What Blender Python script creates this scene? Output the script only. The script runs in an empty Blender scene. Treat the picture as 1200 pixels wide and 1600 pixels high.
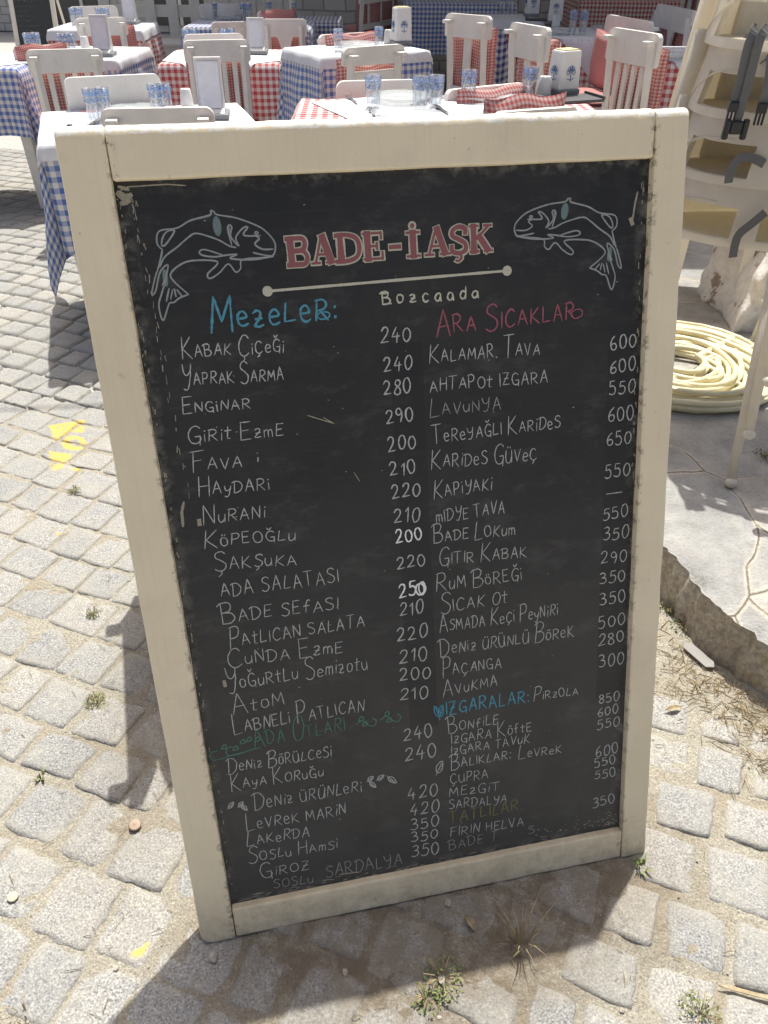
import bpy, bmesh, math, random
from mathutils import Vector, Matrix, noise
random.seed(7)
R_ = math.radians
sc = bpy.context.scene
COL = sc.collection

# ------------------------------------------------------------------ camera
FPX = 1180.0
RW = (Vector((0.99995624, -0.00935471, 0.0)),
      Vector((0.00567407, 0.60652028, 0.79504777)),
      Vector((0.00743744, 0.79501298, -0.60654682)))
CAM = Vector((0, 0, 1.30537))
cd = bpy.data.cameras.new("camera"); cam = bpy.data.objects.new("camera", cd); COL.objects.link(cam)
cd.sensor_fit = 'VERTICAL'; cd.sensor_height = 36.0; cd.sensor_width = 27.0
cd.lens = FPX / 1600 * 36.0; cd.clip_start = 0.02; cd.clip_end = 1200
m = Matrix.Identity(4)
for i in range(3):
    m[i][0], m[i][1], m[i][2] = RW[i][0], RW[i][1], -RW[i][2]
    m[i][3] = CAM[i]
cam.matrix_world = m
sc.camera = cam

# ------------------------------------------------------------------ light
SUN_EL, SUN_AZ = R_(64.5), R_(4.2)
w = bpy.data.worlds.new("World"); sc.world = w; w.use_nodes = True
nt = w.node_tree
sky = nt.nodes.new("ShaderNodeTexSky"); sky.sky_type = 'NISHITA'; sky.sun_disc = False
sky.sun_elevation = SUN_EL; sky.sun_rotation = SUN_AZ; sky.dust_density = 6.0; sky.ozone_density = 0.6; sky.air_density = 0.8
bg = nt.nodes["Background"]; bg.inputs[1].default_value = 0.125
nt.links.new(sky.outputs[0], bg.inputs[0])
sl = bpy.data.lights.new("sun", 'SUN'); sl.energy = 4.7; sl.angle = R_(0.53); sl.color = (1, 0.975, 0.915)
so = bpy.data.objects.new("sun", sl); COL.objects.link(so)
SD = Vector((math.sin(SUN_AZ) * math.cos(SUN_EL), math.cos(SUN_AZ) * math.cos(SUN_EL), math.sin(SUN_EL)))
so.rotation_euler = SD.to_track_quat('Z', 'Y').to_euler(); so.location = (0, 6, 12)
sc.view_settings.view_transform = 'Standard'; sc.view_settings.look = 'None'
sc.view_settings.gamma = 1.0; sc.view_settings.exposure = 0.17
sc.render.engine = 'CYCLES'
sc.cycles.max_bounces = 10; sc.cycles.transparent_max_bounces = 24
sc.cycles.caustics_reflective = False; sc.cycles.caustics_refractive = False

# ------------------------------------------------------------------ helpers
def ray(px, py):
    d = Vector(((px - 600) / FPX, (800 - py) / FPX, 1.0))
    return Vector((RW[0].dot(d), RW[1].dot(d), RW[2].dot(d)))
def at(px, py, z=0.0):
    d = ray(px, py); k = (z - CAM.z) / d.z
    return CAM + d * k

def proj(P):
    q = P - CAM; c = [sum(RW[i][j] * q[i] for i in range(3)) for j in range(3)]
    return 600 + FPX * c[0] / c[2], 800 - FPX * c[1] / c[2]
def tag(o, label=None, cat=None, group=None, kind=None):
    if label: o["label"] = label
    if cat: o["category"] = cat
    if group: o["group"] = group
    if kind: o["kind"] = kind
    return o
def empty(name, loc=(0, 0, 0), rz=0.0, label=None, cat=None, group=None):
    o = bpy.data.objects.new(name, None); COL.objects.link(o)
    o.location = loc; o.rotation_euler = (0, 0, rz); o.empty_display_size = .05
    return tag(o, label, cat, group)
def copy_tree(o, parent=None):
    c = o.copy(); COL.objects.link(c); c.parent = parent
    for ch in list(o.children): copy_tree(ch, c)
    return c

class MB:
    """collects geometry for one mesh object"""
    def __init__(s): s.v = []; s.f = []; s.uv = {}; s.mi = []; s.cur = 0
    def add(s, vs, fs, M=None):
        b = len(s.v)
        for p in vs:
            p = Vector(p); s.v.append(M @ p if M else p)
        for f in fs: s.f.append([b + i for i in f]); s.mi.append(s.cur)
        return b
    def box(s, c, d, M=None, bev=0.0, taper=1.0):
        x, y, z = d[0] / 2, d[1] / 2, d[2] / 2; cx, cy, cz = c
        if bev <= 0:
            vs = [(cx + a * x * (taper if e < 0 else 1), cy + b * y * (taper if e < 0 else 1), cz + e * z) for e in (-1, 1) for a, b in ((-1, -1), (1, -1), (1, 1), (-1, 1))]
            s.add(vs, [(3, 2, 1, 0), (4, 5, 6, 7), (0, 1, 5, 4), (1, 2, 6, 5), (2, 3, 7, 6), (3, 0, 4, 7)], M); return
        bm = bmesh.new(); bmesh.ops.create_cube(bm, size=1)
        for v in bm.verts:
            t = taper if v.co.z < 0 else 1
            v.co = Vector((cx + v.co.x * d[0] * t, cy + v.co.y * d[1] * t, cz + v.co.z * d[2]))
        bmesh.ops.bevel(bm, geom=bm.edges[:], offset=min(bev, .45 * min(d)), segments=2, profile=.5, affect='EDGES')
        s.addbm(bm, M)
    def addbm(s, bm, M=None):
        bm.verts.index_update()
        s.add([v.co for v in bm.verts], [[v.index for v in f.verts] for f in bm.faces], M); bm.free()
    def tube(s, pts, r, n=8, M=None, cap=True, sx=1.0):
        pts = [Vector(p) for p in pts]; N = len(pts)
        rr = r if isinstance(r, (list, tuple)) else [r] * N
        vs, fs = [], []; up = None
        for i, p in enumerate(pts):
            t = (pts[min(i + 1, N - 1)] - pts[max(i - 1, 0)]).normalized()
            if up is None:
                up = Vector((0, 0, 1)) if abs(t.z) < .9 else Vector((1, 0, 0))
            a = (up - t * up.dot(t)).normalized(); b = t.cross(a); up = a
            for k in range(n):
                q = 2 * math.pi * k / n
                vs.append(p + a * (math.cos(q) * rr[i]) + b * (math.sin(q) * rr[i] * sx))
        for i in range(N - 1):
            for k in range(n):
                k2 = (k + 1) % n
                fs.append((i * n + k, i * n + k2, (i + 1) * n + k2, (i + 1) * n + k))
        if cap: fs.append(tuple(range(n))[::-1]); fs.append(tuple((N - 1) * n + k for k in range(n)))
        s.add(vs, fs, M)
    def lathe(s, prof, n=20, M=None):
        vs, fs = [], []
        for r, z in prof:
            for k in range(n):
                q = 2 * math.pi * k / n; vs.append((r * math.cos(q), r * math.sin(q), z))
        for i in range(len(prof) - 1):
            for k in range(n):
                k2 = (k + 1) % n; fs.append((i * n + k, i * n + k2, (i + 1) * n + k2, (i + 1) * n + k))
        s.add(vs, fs, M)
    def prism(s, poly, z0, z1, M=None):
        n = len(poly)
        vs = [(p[0], p[1], z0) for p in poly] + [(p[0], p[1], z1) for p in poly]
        fs = [tuple(range(n))[::-1], tuple(range(n, 2 * n))] + [(i, (i + 1) % n, n + (i + 1) % n, n + i) for i in range(n)]
        s.add(vs, fs, M)
    def ball(s, c, r, M=None, sub=1, sq=(1, 1, 1), jit=0.0):
        bm = bmesh.new(); bmesh.ops.create_icosphere(bm, subdivisions=sub, radius=1)
        for v in bm.verts:
            j = 1 + random.uniform(-jit, jit)
            v.co = Vector((c[0] + v.co.x * r * sq[0] * j, c[1] + v.co.y * r * sq[1] * j, c[2] + v.co.z * r * sq[2] * j))
        s.addbm(bm, M)
    def build(s, name, mats, parent=None, smooth=False, uvs=None, ang=None):
        me = bpy.data.meshes.new(name); me.from_pydata([tuple(p) for p in s.v], [], s.f)
        ms = mats if isinstance(mats, (list, tuple)) else [mats]
        for q in ms: me.materials.append(q)
        if len(ms) > 1: me.polygons.foreach_set("material_index", s.mi)
        if uvs is not None:
            l = me.uv_layers.new(name="UVMap")
            for li, lp in enumerate(me.loops): l.data[li].uv = uvs[lp.vertex_index]
        bm = bmesh.new(); bm.from_mesh(me); bmesh.ops.recalc_face_normals(bm, faces=bm.faces[:]); bm.to_mesh(me); bm.free()
        if smooth:
            me.polygons.foreach_set("use_smooth", [True] * len(me.polygons))
            if ang: 
                try: me.set_sharp_from_angle(angle=R_(ang))
                except Exception: pass
        me.update()
        o = bpy.data.objects.new(name, me); COL.objects.link(o)
        if parent is not None: o.parent = parent
        return o

# ------------------------------------------------------------------ materials
def new_mat(name):
    mt = bpy.data.materials.new(name); mt.use_nodes = True
    return mt, mt.node_tree, mt.node_tree.nodes["Principled BSDF"]
def N(nt, t, **kw):
    n = nt.nodes.new(t)
    for k, v in kw.items(): setattr(n, k, v)
    return n
def coords(nt, kind="Object", scale=None):
    tc = N(nt, "ShaderNodeTexCoord")
    if scale is None: return tc.outputs[kind]
    mp = N(nt, "ShaderNodeMapping"); mp.inputs["Scale"].default_value = scale
    nt.links.new(tc.outputs[kind], mp.inputs[0]); return mp.outputs[0]
def noise_n(nt, vec, scale, detail=4, rough=.6):
    n = N(nt, "ShaderNodeTexNoise"); n.inputs["Scale"].default_value = scale
    n.inputs["Detail"].default_value = detail; n.inputs["Roughness"].default_value = rough
    nt.links.new(vec, n.inputs["Vector"]); return n.outputs["Fac"]
def ramp(nt, fac, stops):
    r = N(nt, "ShaderNodeValToRGB"); el = r.color_ramp.elements
    el[0].position, el[0].color = stops[0][0], (*stops[0][1], 1)
    el[1].position, el[1].color = stops[-1][0], (*stops[-1][1], 1)
    for p, c in stops[1:-1]:
        e = el.new(p); e.color = (*c, 1)
    nt.links.new(fac, r.inputs[0]); return r.outputs[0]
def g3(v): return (v, v, v)
def mix(nt, fac, a, b, mode='MIX'):
    n = N(nt, "ShaderNodeMix", data_type='RGBA', blend_type=mode)
    for i, q in ((0, fac), (6, a), (7, b)):
        if isinstance(q, (int, float)): n.inputs[i].default_value = q
        elif isinstance(q, tuple): n.inputs[i].default_value = (*q, 1)
        else: nt.links.new(q, n.inputs[i])
    return n.outputs[2]
def mth(nt, op, a, b=0.0):
    n = N(nt, "ShaderNodeMath", operation=op)
    for i, q in enumerate((a, b)):
        if isinstance(q, (int, float)): n.inputs[i].default_value = q
        else: nt.links.new(q, n.inputs[i])
    return n.outputs[0]
def bump(nt, bs, h, strength=.3, dist=.002):
    b = N(nt, "ShaderNodeBump"); b.inputs["Strength"].default_value = strength; b.inputs["Distance"].default_value = dist
    nt.links.new(h, b.inputs["Height"]); nt.links.new(b.outputs[0], bs.inputs["Normal"]); return b

def paint(name, col, rough=.5, var=.12, scale=9, dirt=None, bumps=.15):
    mt, nt, bs = new_mat(name); v = coords(nt)
    n1 = noise_n(nt, v, scale, 5); 
    c = ramp(nt, n1, [(.3, tuple(x * (1 - var) for x in col)), (.7, col)])
    if dirt:
        n2 = noise_n(nt, v, scale * 3.7, 6, .7)
        c = mix(nt, ramp(nt, n2, [(.60, g3(0)), (.72, g3(.55))]), c, dirt)
    nt.links.new(c, bs.inputs["Base Color"]); bs.inputs["Roughness"].default_value = rough
    bump(nt, bs, noise_n(nt, v, scale * 18, 3), bumps, .001)
    return mt

def stone_mat():
    mt, nt, bs = new_mat("granite"); v = coords(nt)
    fine = noise_n(nt, v, 290, 2, .6); mid = noise_n(nt, v, 75, 3, .6); big = noise_n(nt, v, 9, 4)
    c = ramp(nt, fine, [(.31, (.075, .075, .074)), (.42, (.25, .249, .242)), (.55, (.385, .382, .362)), (.67, (.62, .61, .575))])
    c = mix(nt, .30, c, ramp(nt, mid, [(.35, (.19, .19, .187)), (.65, (.42, .415, .385))]))
    a = N(nt, "ShaderNodeAttribute"); a.attribute_name = "tint"
    c = mix(nt, 1.0, c, ramp(nt, a.outputs["Fac"], [(0, (.84, .85, .86)), (.35, (.95, .955, .95)), (.7, (1.0, .99, .97)), (1, (1.08, 1.05, 1.0))]), 'MULTIPLY')
    c = mix(nt, ramp(nt, big, [(.42, g3(0)), (.72, g3(.55))]), c, (.39, .375, .315))
    d = N(nt, "ShaderNodeAttribute"); d.attribute_name = "dust"
    dn = mth(nt, 'MULTIPLY', d.outputs["Fac"], ramp(nt, noise_n(nt, v, 60, 4), [(.35, g3(.25)), (.6, g3(1))]))
    c = mix(nt, mth(nt, 'MULTIPLY', dn, .8), c, (.39, .365, .30))
    sg = N(nt, 'ShaderNodeAttribute'); sg.attribute_name = 'soil_shade'
    c = mix(nt, mth(nt, 'MULTIPLY', sg.outputs['Fac'], ramp(nt, noise_n(nt, v, 26, 5, .7), [(.34, g3(.3)), (.56, g3(1))])), c, (.20, .163, .115))  # brown soil, its colour also darkened to deepen the sign's shadow
    p = N(nt, "ShaderNodeAttribute"); p.attribute_name = "paint"
    pf = mth(nt, 'MULTIPLY', p.outputs["Fac"], ramp(nt, mid, [(.36, g3(.25)), (.50, g3(.92))]))
    c = mix(nt, pf, c, (.66, .46, .09))
    nt.links.new(c, bs.inputs["Base Color"]); bs.inputs["Roughness"].default_value = .85
    h = mth(nt, 'ADD', fine, mth(nt, 'MULTIPLY', noise_n(nt, v, 70, 4), 1.5)); bump(nt, bs, h, .42, .003)
    return mt
def sand_mat():
    mt, nt, bs = new_mat("joint_sand"); v = coords(nt)
    f = noise_n(nt, v, 260, 4, .7); b = noise_n(nt, v, 7, 4)
    c = ramp(nt, f, [(.30, (.17, .15, .11)), (.42, (.33, .305, .245)), (.56, (.44, .41, .325)), (.68, (.62, .59, .50))])
    c = mix(nt, ramp(nt, b, [(.45, g3(0)), (.68, g3(.5))]), c, (.30, .235, .15))
    sg = N(nt, 'ShaderNodeAttribute'); sg.attribute_name = 'soil_shade'
    c = mix(nt, mth(nt, 'MULTIPLY', sg.outputs['Fac'], ramp(nt, noise_n(nt, v, 26, 5, .7), [(.34, g3(.3)), (.56, g3(1))])), c, (.17, .13, .085))  # same soil on the sand, darkened along with the shadow
    nt.links.new(c, bs.inputs["Base Color"]); bs.inputs["Roughness"].default_value = .95
    bump(nt, bs, mth(nt, 'ADD', f, mth(nt, 'MULTIPLY', noise_n(nt, v, 90, 3), 1.4)), .8, .005); return mt
def flag_mat():
    mt, nt, bs = new_mat("flagstone"); v = coords(nt)
    nv = N(nt, "ShaderNodeTexNoise"); nv.inputs["Scale"].default_value = 3.5; nt.links.new(v, nv.inputs["Vector"])
    wv = mix(nt, .045, v, nv.outputs["Color"], 'LINEAR_LIGHT')
    vo = N(nt, "ShaderNodeTexVoronoi", feature='DISTANCE_TO_EDGE'); vo.inputs["Scale"].default_value = 2.3; nt.links.new(wv, vo.inputs["Vector"])
    vc = N(nt, "ShaderNodeTexVoronoi", feature='F1'); vc.inputs["Scale"].default_value = 2.3; nt.links.new(wv, vc.inputs["Vector"])
    n1 = noise_n(nt, v, 12, 6, .65); n2 = noise_n(nt, v, 130, 3)
    c = ramp(nt, n1, [(.3, (.29, .285, .265)), (.5, (.39, .385, .36)), (.7, (.50, .485, .44))])
    sep = N(nt, "ShaderNodeSeparateColor"); nt.links.new(vc.outputs["Color"], sep.inputs[0])
    c = mix(nt, 1.0, c, ramp(nt, sep.outputs[0], [(0, (.80, .82, .85)), (1, (1.1, 1.06, 1.0))]), 'MULTIPLY')
    c = mix(nt, ramp(nt, n2, [(.54, g3(0)), (.72, g3(.5))]), c, (.20, .19, .165))
    c = mix(nt, ramp(nt, noise_n(nt, v, 28, 5, .75), [(.5, g3(0)), (.72, g3(.45))]), c, (.30, .27, .21))
    mort = ramp(nt, vo.outputs["Distance"], [(.006, g3(.9)), (.020, g3(0))])
    c = mix(nt, mort, c, ramp(nt, n2, [(.35, (.42, .36, .27)), (.6, (.66, .60, .49))]))
    crack = ramp(nt, vo.outputs["Distance"], [(.000, g3(.8)), (.006, g3(0))])
    c = mix(nt, mth(nt, 'MULTIPLY', crack, ramp(nt, n1, [(.4, g3(.2)), (.55, g3(.95))])), c, (.10, .085, .07))
    nt.links.new(c, bs.inputs["Base Color"]); bs.inputs["Roughness"].default_value = .7
    bump(nt, bs, mth(nt, 'ADD', mth(nt, 'MULTIPLY', n1, 1.2), mth(nt, 'SUBTRACT', mth(nt, 'MULTIPLY', n2, .9), mth(nt, 'MULTIPLY', crack, 1.6))), .7, .007); return mt
def kerb_mat():
    mt, nt, bs = new_mat("kerb_render"); v = coords(nt)
    n1 = noise_n(nt, v, 9, 6, .7); n2 = noise_n(nt, v, 180, 4, .7)
    c = ramp(nt, n1, [(.3, (.58, .48, .35)), (.5, (.74, .65, .51)), (.72, (.84, .77, .65))])
    c = mix(nt, ramp(nt, n2, [(.55, g3(0)), (.72, g3(.6))]), c, (.62, .56, .46))
    c = mix(nt, ramp(nt, noise_n(nt, v, 5, 2), [(.62, g3(0)), (.72, g3(.6))]), c, (.55, .38, .10))
    nt.links.new(c, bs.inputs["Base Color"]); bs.inputs["Roughness"].default_value = .95
    c0 = ramp(nt, noise_n(nt, v, 60, 5, .75), [(.40, g3(.70)), (.62, g3(1.2))]); c = mix(nt, 1.0, c, c0, 'MULTIPLY'); nt.links.new(c, bs.inputs['Base Color'])
    bump(nt, bs, mth(nt, 'ADD', mth(nt, 'ADD', n1, n2), noise_n(nt, v, 45, 5, .7)), 1.0, .012); return mt
def board_mat():
    mt, nt, bs = new_mat("blackboard_paint"); v = coords(nt)
    n1 = noise_n(nt, v, 3.2, 5, .65); n2 = noise_n(nt, v, 22, 6, .7)
    vs = coords(nt, "Object", (3, 90, 3)); st = noise_n(nt, vs, 3, 4)
    c = ramp(nt, n1, [(.3, (.018, .018, .018)), (.7, (.033, .032, .030))])
    c = mix(nt, ramp(nt, n2, [(.52, g3(0)), (.75, g3(.25))]), c, (.085, .082, .075))
    c = mix(nt, ramp(nt, st, [(.55, g3(0)), (.72, g3(.10))]), c, (.10, .10, .095))
    tc = N(nt, "ShaderNodeTexCoord"); sp = N(nt, "ShaderNodeSeparateXYZ"); nt.links.new(tc.outputs["Object"], sp.inputs[0])
    # wiped, freshly repainted strips under the two price columns
    def band(x, c0, hw):
        d = mth(nt, 'ABSOLUTE', mth(nt, 'SUBTRACT', x, c0)); return mth(nt, 'LESS_THAN', d, hw)
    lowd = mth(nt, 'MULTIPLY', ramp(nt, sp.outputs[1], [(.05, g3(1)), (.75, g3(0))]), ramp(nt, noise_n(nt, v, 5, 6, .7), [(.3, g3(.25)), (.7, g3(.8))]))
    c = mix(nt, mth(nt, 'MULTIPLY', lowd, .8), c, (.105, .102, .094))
    ed = mth(nt, 'MINIMUM', mth(nt, 'MINIMUM', mth(nt, 'SUBTRACT', sp.outputs[0], .0527), mth(nt, 'SUBTRACT', .7285, sp.outputs[0])), mth(nt, 'MINIMUM', mth(nt, 'SUBTRACT', sp.outputs[1], .0585), mth(nt, 'SUBTRACT', 1.141, sp.outputs[1])))
    edm = mth(nt, 'MULTIPLY', ramp(nt, mth(nt, 'MULTIPLY', ed, 30.0), [(.0, g3(1)), (.5, g3(0))]), ramp(nt, noise_n(nt, v, 34, 6, .75), [(.48, g3(0)), (.64, g3(.8))]))
    c = mix(nt, edm, c, (.22, .21, .18))
    gh = noise_n(nt, coords(nt, "Object", (7, 13, 1)), 1.6, 6, .7)
    c = mix(nt, ramp(nt, gh, [(.54, g3(0)), (.70, g3(.35))]), c, (.12, .118, .11))
    yb = mth(nt, 'LESS_THAN', sp.outputs[1], .93)
    y2 = mth(nt, 'GREATER_THAN', sp.outputs[1], .33)
    bd = mth(nt, 'MULTIPLY', mth(nt, 'MULTIPLY', mth(nt, 'ADD', band(sp.outputs[0], .389, .023), band(sp.outputs[0], .705, .024)), yb), y2)
    c = mix(nt, mth(nt, 'MULTIPLY', bd, .55), c, (.016, .016, .017))
    nt.links.new(c, bs.inputs["Base Color"])
    bs.inputs["Specular IOR Level"].default_value = .35
    nt.links.new(ramp(nt, n2, [(.3, g3(.42)), (.7, g3(.6))]), bs.inputs["Roughness"])
    bump(nt, bs, mth(nt, 'ADD', st, mth(nt, 'MULTIPLY', n2, .5)), .12, .0015); return mt
def chalk_mat(name, col, hole=.42):
    mt, nt, bs = new_mat(name); v = coords(nt)
    n = noise_n(nt, v, 1100, 3, .7)
    c = ramp(nt, n, [(hole - .12, tuple(.22 * x + .03 for x in col)), (hole + .05, col)])
    nt.links.new(c, bs.inputs["Base Color"]); bs.inputs["Roughness"].default_value = .9; bs.inputs["Specular IOR Level"].default_value = .1
    return mt
def gingham(name, col, light=(.74, .71, .67), per=.036, rough=.9):
    mt, nt, bs = new_mat(name)
    uv = N(nt, "ShaderNodeUVMap"); sp = N(nt, "ShaderNodeSeparateXYZ"); nt.links.new(uv.outputs[0], sp.inputs[0])
    bands = []
    for i in (0, 1):
        f = mth(nt, 'FRACT', mth(nt, 'MULTIPLY', sp.outputs[i], 1 / per)); bands.append(mth(nt, 'LESS_THAN', f, .5))
    s = mth(nt, 'MULTIPLY', mth(nt, 'ADD', bands[0], bands[1]), .5)
    half = tuple(.55 * a + .45 * b for a, b in zip(col, light))
    c = ramp(nt, s, [(.0, light), (.5, half), (1.0, col)])
    c = mix(nt, ramp(nt, noise_n(nt, coords(nt), 8, 3), [(.3, g3(0)), (.8, g3(.15))]), c, (.5, .48, .46))
    nt.links.new(c, bs.inputs["Base Color"]); bs.inputs["Roughness"].default_value = rough
    bs.inputs["Sheen Weight"].default_value = .15
    return mt
def simple(name, col, rough=.5, metal=0.0, spec=.5):
    mt, nt, bs = new_mat(name); v = coords(nt)
    c = ramp(nt, noise_n(nt, v, 25, 4), [(.3, tuple(x * .88 for x in col)), (.7, col)])
    nt.links.new(c, bs.inputs["Base Color"]); bs.inputs["Roughness"].default_value = rough
    bs.inputs["Metallic"].default_value = metal; bs.inputs["Specular IOR Level"].default_value = spec
    return mt
def glass_mat(name, tint, gl=.12):
    mt, nt, bs = new_mat(name); nt.nodes.remove(bs)
    tr = N(nt, "ShaderNodeBsdfTransparent"); tr.inputs[0].default_value = (*tint, 1)
    gs = N(nt, "ShaderNodeBsdfGlossy"); gs.inputs["Roughness"].default_value = .04
    lw = N(nt, "ShaderNodeLayerWeight"); lw.inputs[0].default_value = .35
    mx = N(nt, "ShaderNodeMixShader"); f = mth(nt, 'ADD', mth(nt, 'MULTIPLY', lw.outputs["Facing"], .45), gl)
    nt.links.new(f, mx.inputs[0]); nt.links.new(tr.outputs[0], mx.inputs[1]); nt.links.new(gs.outputs[0], mx.inputs[2])
    nt.links.new(mx.outputs[0], nt.nodes["Material Output"].inputs[0]); return mt

def frame_paint():
    mt, nt, bs = new_mat("cream_gloss_paint"); v = coords(nt)
    n1 = noise_n(nt, v, 6, 5); n2 = noise_n(nt, v, 75, 5, .7); n3 = noise_n(nt, v, 17, 3)
    br = noise_n(nt, coords(nt, 'Object', (160, 6, 60)), 1, 4, .6)
    c = ramp(nt, n1, [(.3, (.78, .67, .46)), (.7, (.86, .75, .525))])
    c = mix(nt, ramp(nt, n2, [(.66, g3(0)), (.72, g3(.5))]), c, (.42, .34, .23))
    c = mix(nt, ramp(nt, n3, [(.70, g3(0)), (.74, g3(.7))]), c, (.50, .42, .31))
    c = mix(nt, ramp(nt, br, [(.50, g3(0)), (.72, g3(.12))]), c, (.50, .41, .27))
    c = mix(nt, ramp(nt, noise_n(nt, v, 3.2, 6, .75), [(.52, g3(0)), (.75, g3(.30))]), c, (.46, .385, .27))
    c = mix(nt, ramp(nt, noise_n(nt, v, 120, 4, .6), [(.735, g3(0)), (.75, g3(.9))]), c, (.16, .12, .08))
    spx = N(nt, "ShaderNodeSeparateXYZ"); nt.links.new(v, spx.inputs[0])
    feet = mth(nt, 'MULTIPLY', ramp(nt, mth(nt, 'MULTIPLY', spx.outputs[1], 8.0), [(.0, g3(1)), (.9, g3(0))]), ramp(nt, noise_n(nt, v, 24, 6, .75), [(.40, g3(0)), (.66, g3(.75))]))
    c = mix(nt, feet, c, (.36, .28, .18))
    nch = mth(nt, 'SUBTRACT', noise_n(nt, v, 48, 6, .78), mth(nt, 'MULTIPLY', noise_n(nt, v, 2.5, 2), .12))
    c = mix(nt, ramp(nt, nch, [(.625, g3(0)), (.640, g3(.85))]), c, (.40, .31, .20))
    edg = mth(nt, 'MINIMUM', mth(nt, 'ABSOLUTE', mth(nt, 'SUBTRACT', spx.outputs[0], .0528)), mth(nt, 'ABSOLUTE', mth(nt, 'SUBTRACT', spx.outputs[0], .729)))
    em = mth(nt, 'MULTIPLY', ramp(nt, mth(nt, 'MULTIPLY', edg, 60.0), [(.0, g3(1)), (.5, g3(0))]), ramp(nt, noise_n(nt, v, 70, 5, .75), [(.52, g3(0)), (.60, g3(.9))]))
    c = mix(nt, em, c, (.17, .13, .085))
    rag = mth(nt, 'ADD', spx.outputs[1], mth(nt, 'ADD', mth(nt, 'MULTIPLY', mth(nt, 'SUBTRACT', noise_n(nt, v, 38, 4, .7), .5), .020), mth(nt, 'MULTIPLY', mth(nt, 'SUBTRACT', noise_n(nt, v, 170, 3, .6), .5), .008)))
    worn_sunlit = mth(nt, 'GREATER_THAN', rag, 1.2005 - .0105)  # ragged worn paint, whitened to put sunlight on the top edge
    c = mix(nt, worn_sunlit, c, ramp(nt, noise_n(nt, v, 90, 5, .7), [(.32, (.60, .53, .40)), (.48, (.85, .82, .73))]))
    nt.links.new(c, bs.inputs["Base Color"]); bs.inputs["Roughness"].default_value = .45
    bump(nt, bs, mth(nt, 'ADD', mth(nt, 'MULTIPLY', worn_sunlit, 2.0), mth(nt, 'ADD', n3, mth(nt, 'ADD', mth(nt, 'MULTIPLY', br, .35), mth(nt, 'MULTIPLY', noise_n(nt, coords(nt, "Object", (1, 1, 1)), 120, 3), .3)))), .16, .002)
    return mt

M_stone, M_sand, M_flag, M_kerb, M_board, M_frame = stone_mat(), sand_mat(), flag_mat(), kerb_mat(), board_mat(), frame_paint()
M_peel_sunlit = paint("peeling_sunlit_paint", (.84, .80, .69), .6, .15, 30, (.62, .54, .40), .8)
CH = {'w': chalk_mat("chalk_white", (.50, .50, .46), .40), 'b': chalk_mat("chalk_bright", (.86, .86, .80), .36),
      'f': chalk_mat("chalk_faint", (.36, .36, .33), .44), 'blue': chalk_mat("chalk_blue", (.11, .33, .42)),
      'pink': chalk_mat("chalk_pink", (.36, .12, .15)), 'green': chalk_mat("chalk_green", (.115, .235, .175), .43),
      'olive': chalk_mat("chalk_olive", (.24, .23, .10), .42), 'cream': chalk_mat("chalk_cream", (.60, .57, .44)),
      'rose': chalk_mat("title_rose", (.29, .115, .12), .34), 'fish': chalk_mat("chalk_grey", (.34, .36, .34)),
      'fill': chalk_mat("chalk_fill", (.22, .30, .30), .5), 'wear': chalk_mat("bare_wood_scuff", (.40, .36, .27), .44)}

# ------------------------------------------------------------------ ground
def kerb_x(y):
    pts = [(-1, 2.6), (.2, 1.50), (.55, 1.2), (.85, .97), (1.0, .865), (1.10, .803), (1.22, .735), (1.31, .705), (1.41, .683), (1.8, .60), (2.2, .45), (2.5, .1), (2.75, -.45), (4.0, -.58), (30, -.6)]
    for (a, x0), (b, x1) in zip(pts, pts[1:]):
        if y <= b: return x0 + (x1 - x0) * (y - a) / (b - a)
    return -.6
PZ = .14
px_paint = [[(240, 207), (345, 190), (430, 180), (415, 245), (360, 240), (345, 235), (270, 290), (258, 240)],
            [(245, 335), (360, 350), (350, 370), (300, 430), (265, 435), (255, 400)], [(345, 430), (375, 418), (412, 420), (410, 436)], [(385, 350), (420, 345), (420, 358), (395, 362)]]
PP = [[at(x / 3.2, 600 + y / 3.2) for x, y in pl] for pl in px_paint]
PO = [at((370 + math.cos(q) * 66) / 3.2, 600 + (295 + math.sin(q) * 38) / 3.2) for q in [i * .5236 for i in range(12)]]
PI_ = [at((375 + math.cos(q) * 24) / 3.2, 600 + (292 + math.sin(q) * 17) / 3.2) for q in [i * .5236 for i in range(12)]]
DOTS = [(at(216, 1488), .008), (at(228, 1478), .006), (at(92, 834), .006)]
def inpoly(p, poly):
    c = False; n = len(poly)
    for i in range(n):
        a, b = poly[i], poly[i - 1]
        if (a[1] > p[1]) != (b[1] > p[1]) and p[0] < (b[0] - a[0]) * (p[1] - a[1]) / (b[1] - a[1]) + a[0]: c = not c
    return c
def painted(p):
    if -1.45 < p[0] < -.7 and 1.5 < p[1] < 2.3:
        if any(inpoly(p, q) for q in PP): return 1.0
        if inpoly(p, PO) and not inpoly(p, PI_): return 1.0
    for c, r in DOTS:
        if (p[0] - c.x) ** 2 + (p[1] - c.y) ** 2 < r * r: return 1.0
    return 0.0

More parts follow.
